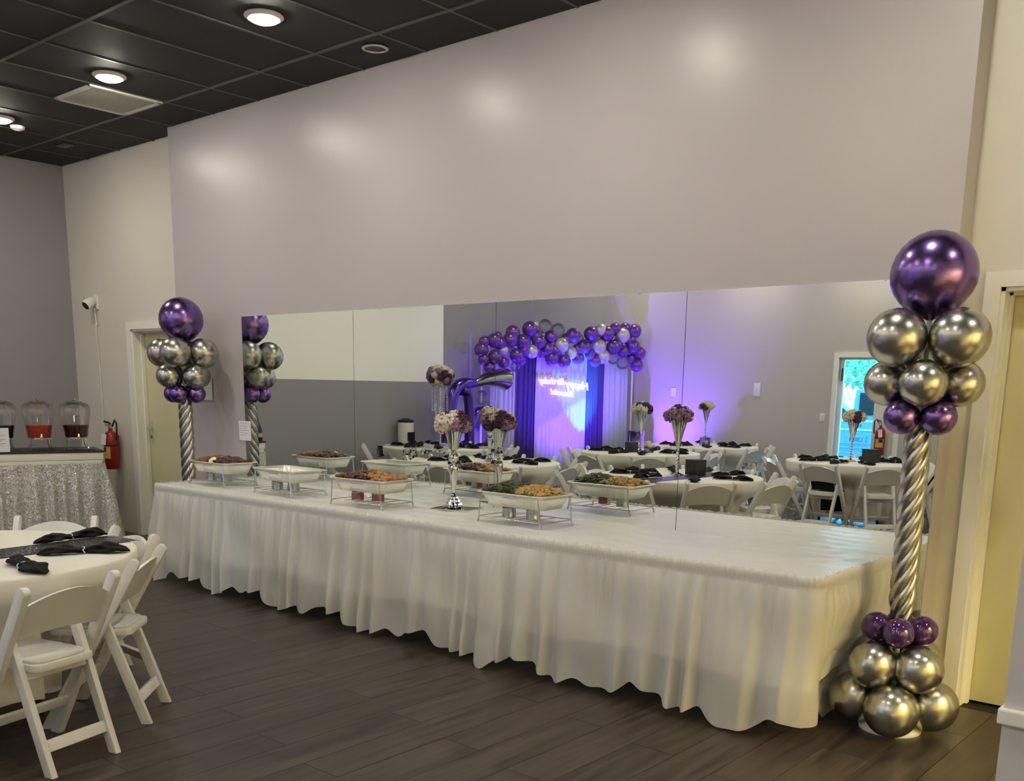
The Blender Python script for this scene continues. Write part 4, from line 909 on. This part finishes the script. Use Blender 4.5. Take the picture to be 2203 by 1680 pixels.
# neon sign
nt_ = thing('neon_sign', 'pink neon script sign hung before the white drape', 'sign')
NR = Matrix(((-bd.x, 0, bn.x), (-bd.y, 0, bn.y), (0, 1, 0)))       # text x runs from RP towards LP as the room reads it
def neon(txt, size, s, z, tilt):
    me = text_mesh(txt, size, M_neon, .003, .25, 'CENTER', .003); o = link('neon_word', me, nt_, bw(s, .135, z)); o.rotation_mode = 'QUATERNION'
    o.rotation_quaternion = (NR @ Matrix.Rotation(tilt, 3, 'Z')).to_quaternion()
neon('Happy', .165, 1.49, 1.60, .12); neon('Birthday', .135, 1.03, 1.655, .03); neon('Rhonda!', .125, 1.22, 1.475, .12)
MB().tube([bw(1.3, .12, 2.1), bw(1.3, .12, 1.75)], .002, 4).build('hanging_wire', M_wire, nt_); MB().tube([bw(1.55, .125, 1.70), bw(.95, .125, 1.70)], .003, 5).build('acrylic_bar', M_glass, nt_)
t = thing('exit_sign', 'green lit exit sign behind the purple drape', 'exit sign', (0, 0, 0)); 
es = Vector((-2.85, -8.55, 1.98)); MB().box((0, 0, 0), (.26, .05, .17)).build('sign_box', M_white, t).location = es
o = MB().box((0, 0, 0), (.24, .01, .15)).build('lit_face', M_exit, t); t.children[0].rotation_euler = (0, 0, BA); o.location = es+Vector((bn.x, bn.y, 0))*.03; o.rotation_euler = (0, 0, BA)
me = text_mesh('EXIT', .10, M_white, .002); o = link('exit_letters', me, t, es+Vector((bn.x, bn.y, 0))*.037); o.rotation_mode = 'QUATERNION'; o.rotation_quaternion = NR.to_quaternion()
# foil numbers by the grey wall
ft = thing('foil_number', 'giant silver and purple foil number balloon by grey wall', 'balloons')
X0 = -2.70
def sm(P, n=10):
    out = []
    for i in range(len(P)-1):
        p0, p1, p2, p3 = [Vector(P[min(max(i+k, 0), len(P)-1)]) for k in (-1, 0, 1, 2)]
        for k in range(n):
            u = k/n; out.append(.5*((2*p1)+(p2-p0)*u+(2*p0-5*p1+4*p2-p3)*u*u+(3*p1-p0-3*p2+p3)*u**3))
    return out+[Vector(P[-1])]
pth = sm([(X0, -6.555, 1.66), (X0, -6.355, 1.68), (X0, -6.055, 1.66), (X0, -5.805, 1.60)]); n = len(pth)
MB().tube(pth, [max(.02, .165*math.sqrt(max(0, 1-(1-i/5)**2)) if i < 5 else .165-.11*((i-5)/(n-6))) for i in range(n)], 18).build('swollen_end', M_foil_s, ft)
pth = sm([(X0, -5.835, 1.60), (X0, -5.605, 1.59), (X0, -5.375, 1.50), (X0, -5.275, 1.25), (X0, -5.255, .8), (X0, -5.275, .12)]); n = len(pth)
MB().tube(pth, [.05+.05*min(1, i/12) for i in range(n)], 16).build('outer_limb', M_foil_p, ft)
pth = sm([(X0+.03, -5.475, 1.50), (X0+.03, -5.615, 1.44), (X0+.03, -5.665, 1.2), (X0+.03, -5.665, .7), (X0+.03, -5.655, .12)]); n = len(pth)
MB().tube(pth, [.075]*n, 16).build('inner_limb', M_foil_p, ft)
pth = sm([(X0, -5.755, .95), (X0, -5.835, 1.12), (X0, -6.035, 1.16), (X0, -6.215, 1.04), (X0, -6.255, .85), (X0, -6.105, .62), (X0, -5.855, .6)]); n = len(pth)
MB().tube(pth, [.11]*n, 16).build('lower_loop', M_foil_p, ft)
bb = thing('bubble_balloon', 'clear bubble balloon with silver confetti by foil number', 'balloons', (X0-.03, -5.985, 1.395)); link('bubble', BALL['c'], bb, None, None, .112); b = MB(); rnd = random.Random(4)
for k in range(60):
    z = rnd.uniform(-1, 1); a = rnd.uniform(0, 6.28); q = math.sqrt(1-z*z); b.box((.107*q*math.cos(a), .107*q*S(a), .107*z), (.009, .009, .003))
o = b.build('confetti', M_chrome, bb, smooth=0); o['kind'] = 'stuff'
MB().tube([(0, 0, -.12), (-.15, 0, -.25), (-.16, 0, -1.38)], .002, 4).build('ribbon', M_wire, bb)
t = thing('drum_stack', 'two stacked brushed silver drums beside the backdrop', 'drum', (-1.72, -8.62, 0))
for z0, z1, r in ((0, .60, .20), (.60, .90, .15)): MB().lathe([(0, z0), (r, z0), (r+.006, z0+.01), (r, z0+.02), (r, z1-.02), (r+.006, z1-.01), (r, z1), (0, z1)], 40).build('drum', M_foil_s, t)
# LED uplights, each with its own lamp
def uplight(x, y, aim, power, size, label, col=PURPLE, z=.0):
    t = thing('led_uplight_offscreen', label, 'stage light', (x, y, z), 0, 'LED uplights'); d = (Vector(aim)-Vector((x, y, z+.16))).normalized()
    q = d.to_track_quat('Z', 'Y'); b = MB(); b.lathe([(0, -.10), (.05, -.09), (.06, -.02), (.062, .03), (.055, .03), (.055, .01), (0, .01)], 24); o = b.build('lamp_can', M_black, t); o.location = (0, 0, .16); o.rotation_mode = 'QUATERNION'; o.rotation_quaternion = q
    b = MB(); b.tube([(-.075, 0, .16), (-.075, 0, .02), (-.075, .05, .006), (.075, .05, .006), (.075, 0, .02), (.075, 0, .16)], .006, 6); b.build('bracket', M_black, t)
    ld = bpy.data.lights.new('led_beam', 'SPOT'); ld.energy = power; ld.color = col; ld.spot_size = size; ld.spot_blend = 1.0; ld.shadow_soft_size = .018
    lo = bpy.data.objects.new('led_beam_offscreen', ld); C.objects.link(lo); lo.parent = t; lo.location = Vector((0, 0, .16))+d*.05; lo.rotation_mode = 'QUATERNION'; lo.rotation_quaternion = d.to_track_quat('-Z', 'Y')
uplight(-1.42, -8.28, (-1.08, -9.03, 1.60), 215, 1.5, 'black LED uplight shining on the far wall beside drums')
uplight(-3.12, -6.12, (-3.33, -6.45, 1.5), 60, 1.8, 'black LED uplight behind the foil number balloon')
uplight(-1.35, -7.15, (-2.55, -7.7, 1.9), 280, 1.6, 'black LED uplight aimed at the white drape', (.22, .06, 1.0))
uplight(-1.75, -7.9, (-2.44, -7.92, 1.7), 480, .6, 'small LED uplight washing the white drape with cyan', (.05, .75, 1.0))

# ------------------------------------------------------------------ things along the grey wall (seen in the mirror)
t = thing('champagne_bottle', 'large black champagne bottle with gold label on the drinks bar', 'bottle', bar_pt(-1.535, .07, BZ+.001)); t.scale = (.8, .8, .8)
MB().lathe([(0, 0), (.062, 0), (.066, .01), (.066, .15), (.055, .20), (.03, .26), (.02, .30), (.02, .34), (0, .34)], 32).build('bottle_body', M_black, t)
MB().lathe([(.0668, .055), (.0668, .115)], 32).build('label_band', M_yellow, t); MB().lathe([(.0212, .30), (.0225, .345), (.018, .36), (0, .362)], 20).build('foil_cap', M_black, t)
t = thing('coffee_urn', 'white cylindrical urn with black lid behind damask table', 'urn', (-3.19, -4.88, 0), PI/2)
MB().lathe([(0, .62), (.10, .62), (.115, .63), (.115, 1.04), (.10, 1.045), (0, 1.045)], 32).build('body', M_white, t); MB().lathe([(.118, 1.035), (.118, 1.06), (.09, 1.075), (.05, 1.08), (.05, 1.09), (0, 1.09)], 32).build('lid', M_black, t)
MB().b6(-.06, .06, -.125, -.10, .72, .90).build('front_panel', M_black, t); MB().lathe([(0, 0), (.14, 0), (.14, .02), (.05, .04), (.05, .62), (0, .62)], 24).build('pedestal', M_white, t)

# ------------------------------------------------------------------ kitchen lamp beyond the side opening
t = thing('kitchen_lamp_offscreen', 'warm ceiling panel lamp in the kitchen beyond', 'ceiling light', (XR+1.0, -1.6, 2.9))
MB().b6(-.5, .5, -.7, .7, .0, .05).build('lamp_housing', M_lampw, t); MB().b6(-.46, .46, -.66, .66, -.012, .0).build('diffuser_offscreen', M_warm, t)
for sx in (-.3, .3): MB().tube([(sx, 0, .05), (sx, 0, .8)], .006, 6).build('suspension_rod', M_wire, t)

# ------------------------------------------------------------------ the car park beyond the glazed door
struct(MB().b6(-30, 30, -60, YF-.25, -.2, -.12).build('ground', M_asphalt, smooth=0), 'pale asphalt car park beyond the glazed door', 'ground')
tk = thing('pickup_truck', 'pale blue pickup truck seen through the glazed door', 'truck', (.45, -12.5, -.12), PI)
b = MB(); b.b6(-.95, .95, -.04, .0, .55, 1.18); o = b.build('tailgate', M_truck, tk, bevel=.02)
for z in (.62, .72, .80): MB().b6(-.9, .9, -.06, -.035, z-.018, z+.018).build('pressed_rib', M_truck, o, bevel=.006)
MB().b6(-.95, .95, -.07, -.03, 1.02, 1.05).build('trim_strip', M_carwhite, o); MB().b6(-1.0, 1.0, -.06, .05, 1.165, 1.2).build('top_rail', M_carwhite, o, bevel=.01)
MB().b6(-1.0, 1.0, -.14, .05, .30, .52).build('bumper', M_carwhite, tk, bevel=.03)
for s in (-1, 1):
    MB().b6(s*.98-.04, s*.98+.04, 0, 3.6, .45, 1.18).build('bed_side', M_truck, tk, bevel=.02); MB().b6(s*.97-.05, s*.97+.05, -.05, .03, .75, 1.1).build('tail_lamp', M_red, tk, bevel=.01)
    for yy in (.9, 3.9):
        w_ = MB().lathe([(0, -.12), (.36, -.12), (.39, -.06), (.39, .06), (.36, .12), (0, .12)], 28).build('wheel', M_black, tk); w_.rotation_euler = (0, PI/2, 0); w_.location = (s*.85, yy, .39)
b = MB(); b.prism([(2.0, 1.1), (2.15, 1.75), (3.4, 1.75), (4.0, 1.15), (5.2, 1.05), (5.2, .4), (2.0, .4)], 'x', -.95, .95); b.build('cab', M_truck, tk, bevel=.04)
MB().b6(-.8, .8, 2.0, 2.1, 1.25, 1.68).build('rear_window', M_black, tk)
pl = MB().b6(-.17, .17, -.075, -.06, .78, .94).build('licence_plate', M_truck, tk, bevel=.005)
link('plate_number', text_mesh('L5034', .10, M_truck_dark, .003), pl, (0, -.079, .86), (PI/2, 0, 0)); link('tailgate_letters', text_mesh('5155', .07, M_truck_dark, .003), o, (0, -.045, 1.10), (PI/2, 0, 0))
cw = thing('parked_car', 'white rounded car parked behind the pickup truck', 'car', (-3.0, -20.0, -.12), .3)
b = MB(); b.prism([(-2.1, .3), (-2.2, .75), (-1.6, 1.0), (-.9, 1.5), (.7, 1.52), (1.5, 1.0), (2.1, .85), (2.2, .35)], 'y', -.85, .85); b.build('car_body', M_carwhite, cw, bevel=.08)
b = MB(); b.prism([(-1.35, 1.05), (-.85, 1.4), (.65, 1.42), (1.2, 1.05)], 'y', -.87, .87); b.build('side_window', M_black, cw)
for sx in (-1.35, 1.35):
    for sy in (-.8, .8): w_ = MB().lathe([(0, -.1), (.3, -.1), (.33, 0), (.3, .1), (0, .1)], 24).build('wheel', M_black, cw); w_.rotation_euler = (PI/2, 0, 0); w_.location = (sx, sy, .33)
bx_ = thing('blue_shed', 'dark blue shed wall at the edge of car park', 'shed', (-7.0, -27, -.12)); MB().b6(-5, 3.2, -1, 0, 0, 1.35).build('shed_wall', M_truck_dark, bx_); MB().b6(-5.2, 3.4, -1.2, .2, 1.35, 1.5).build('shed_roof', M_carwhite, bx_)
def tree(x, y, h, seed):
    rnd = random.Random(seed); t = thing('tree', ['pale leafy tree directly behind the dark blue shed', 'short leafy tree next to shed end behind the parked car', 'small leafy tree standing clear beyond the parked car', 'broad leafy tree past the far end of the shed', 'outermost leafy tree past the far end of shed', 'tallest leafy tree rising behind the other trees'][seed], 'tree', (x, y, -.12), 0, 'trees beyond the car park')
    MB().tube([(0, 0, 0), (.1, 0, h*.45), (0, .1, h*.8)], [.16, .11, .04], 8).build('trunk', M_bark, t)
    for k in range(3): a = rnd.uniform(0, 6); MB().tube([(.08, 0, h*(.3+.1*k)), (math.cos(a)*1.0, S(a)*1.0, h*(.55+.1*k))], [.06, .02], 6).build('branch', M_bark, t)
    b = MB()
    for k in range(1500):
        d = Vector((rnd.gauss(0, 1), rnd.gauss(0, 1), rnd.gauss(0, 1))).normalized()*rnd.uniform(.4, 1)**.5; c = Vector((d.x*1.9, d.y*1.9, h*.68+d.z*h*.34)); r = rnd.uniform(.10, .22)
        u_ = Vector((rnd.gauss(0, 1), rnd.gauss(0, 1), rnd.gauss(0, 1))).normalized(); v_ = u_.cross(Vector((.3, .4, .8))).normalized(); b.add([c-u_*r, c-v_*r*.5, c+u_*r, c+v_*r*.5], [(0, 1, 2, 3)])
    o = b.build('foliage', M_leaf, t, smooth=0); o['kind'] = 'stuff'
for k, (x, y, h) in enumerate(((-9.5, -32, 3.6), (-5.4, -31, 3.9), (-1.2, -32, 3.4), (-13.7, -32, 4.2), (-18, -33, 3.8), (-7.5, -37, 5.5))): tree(x, y, h, k)
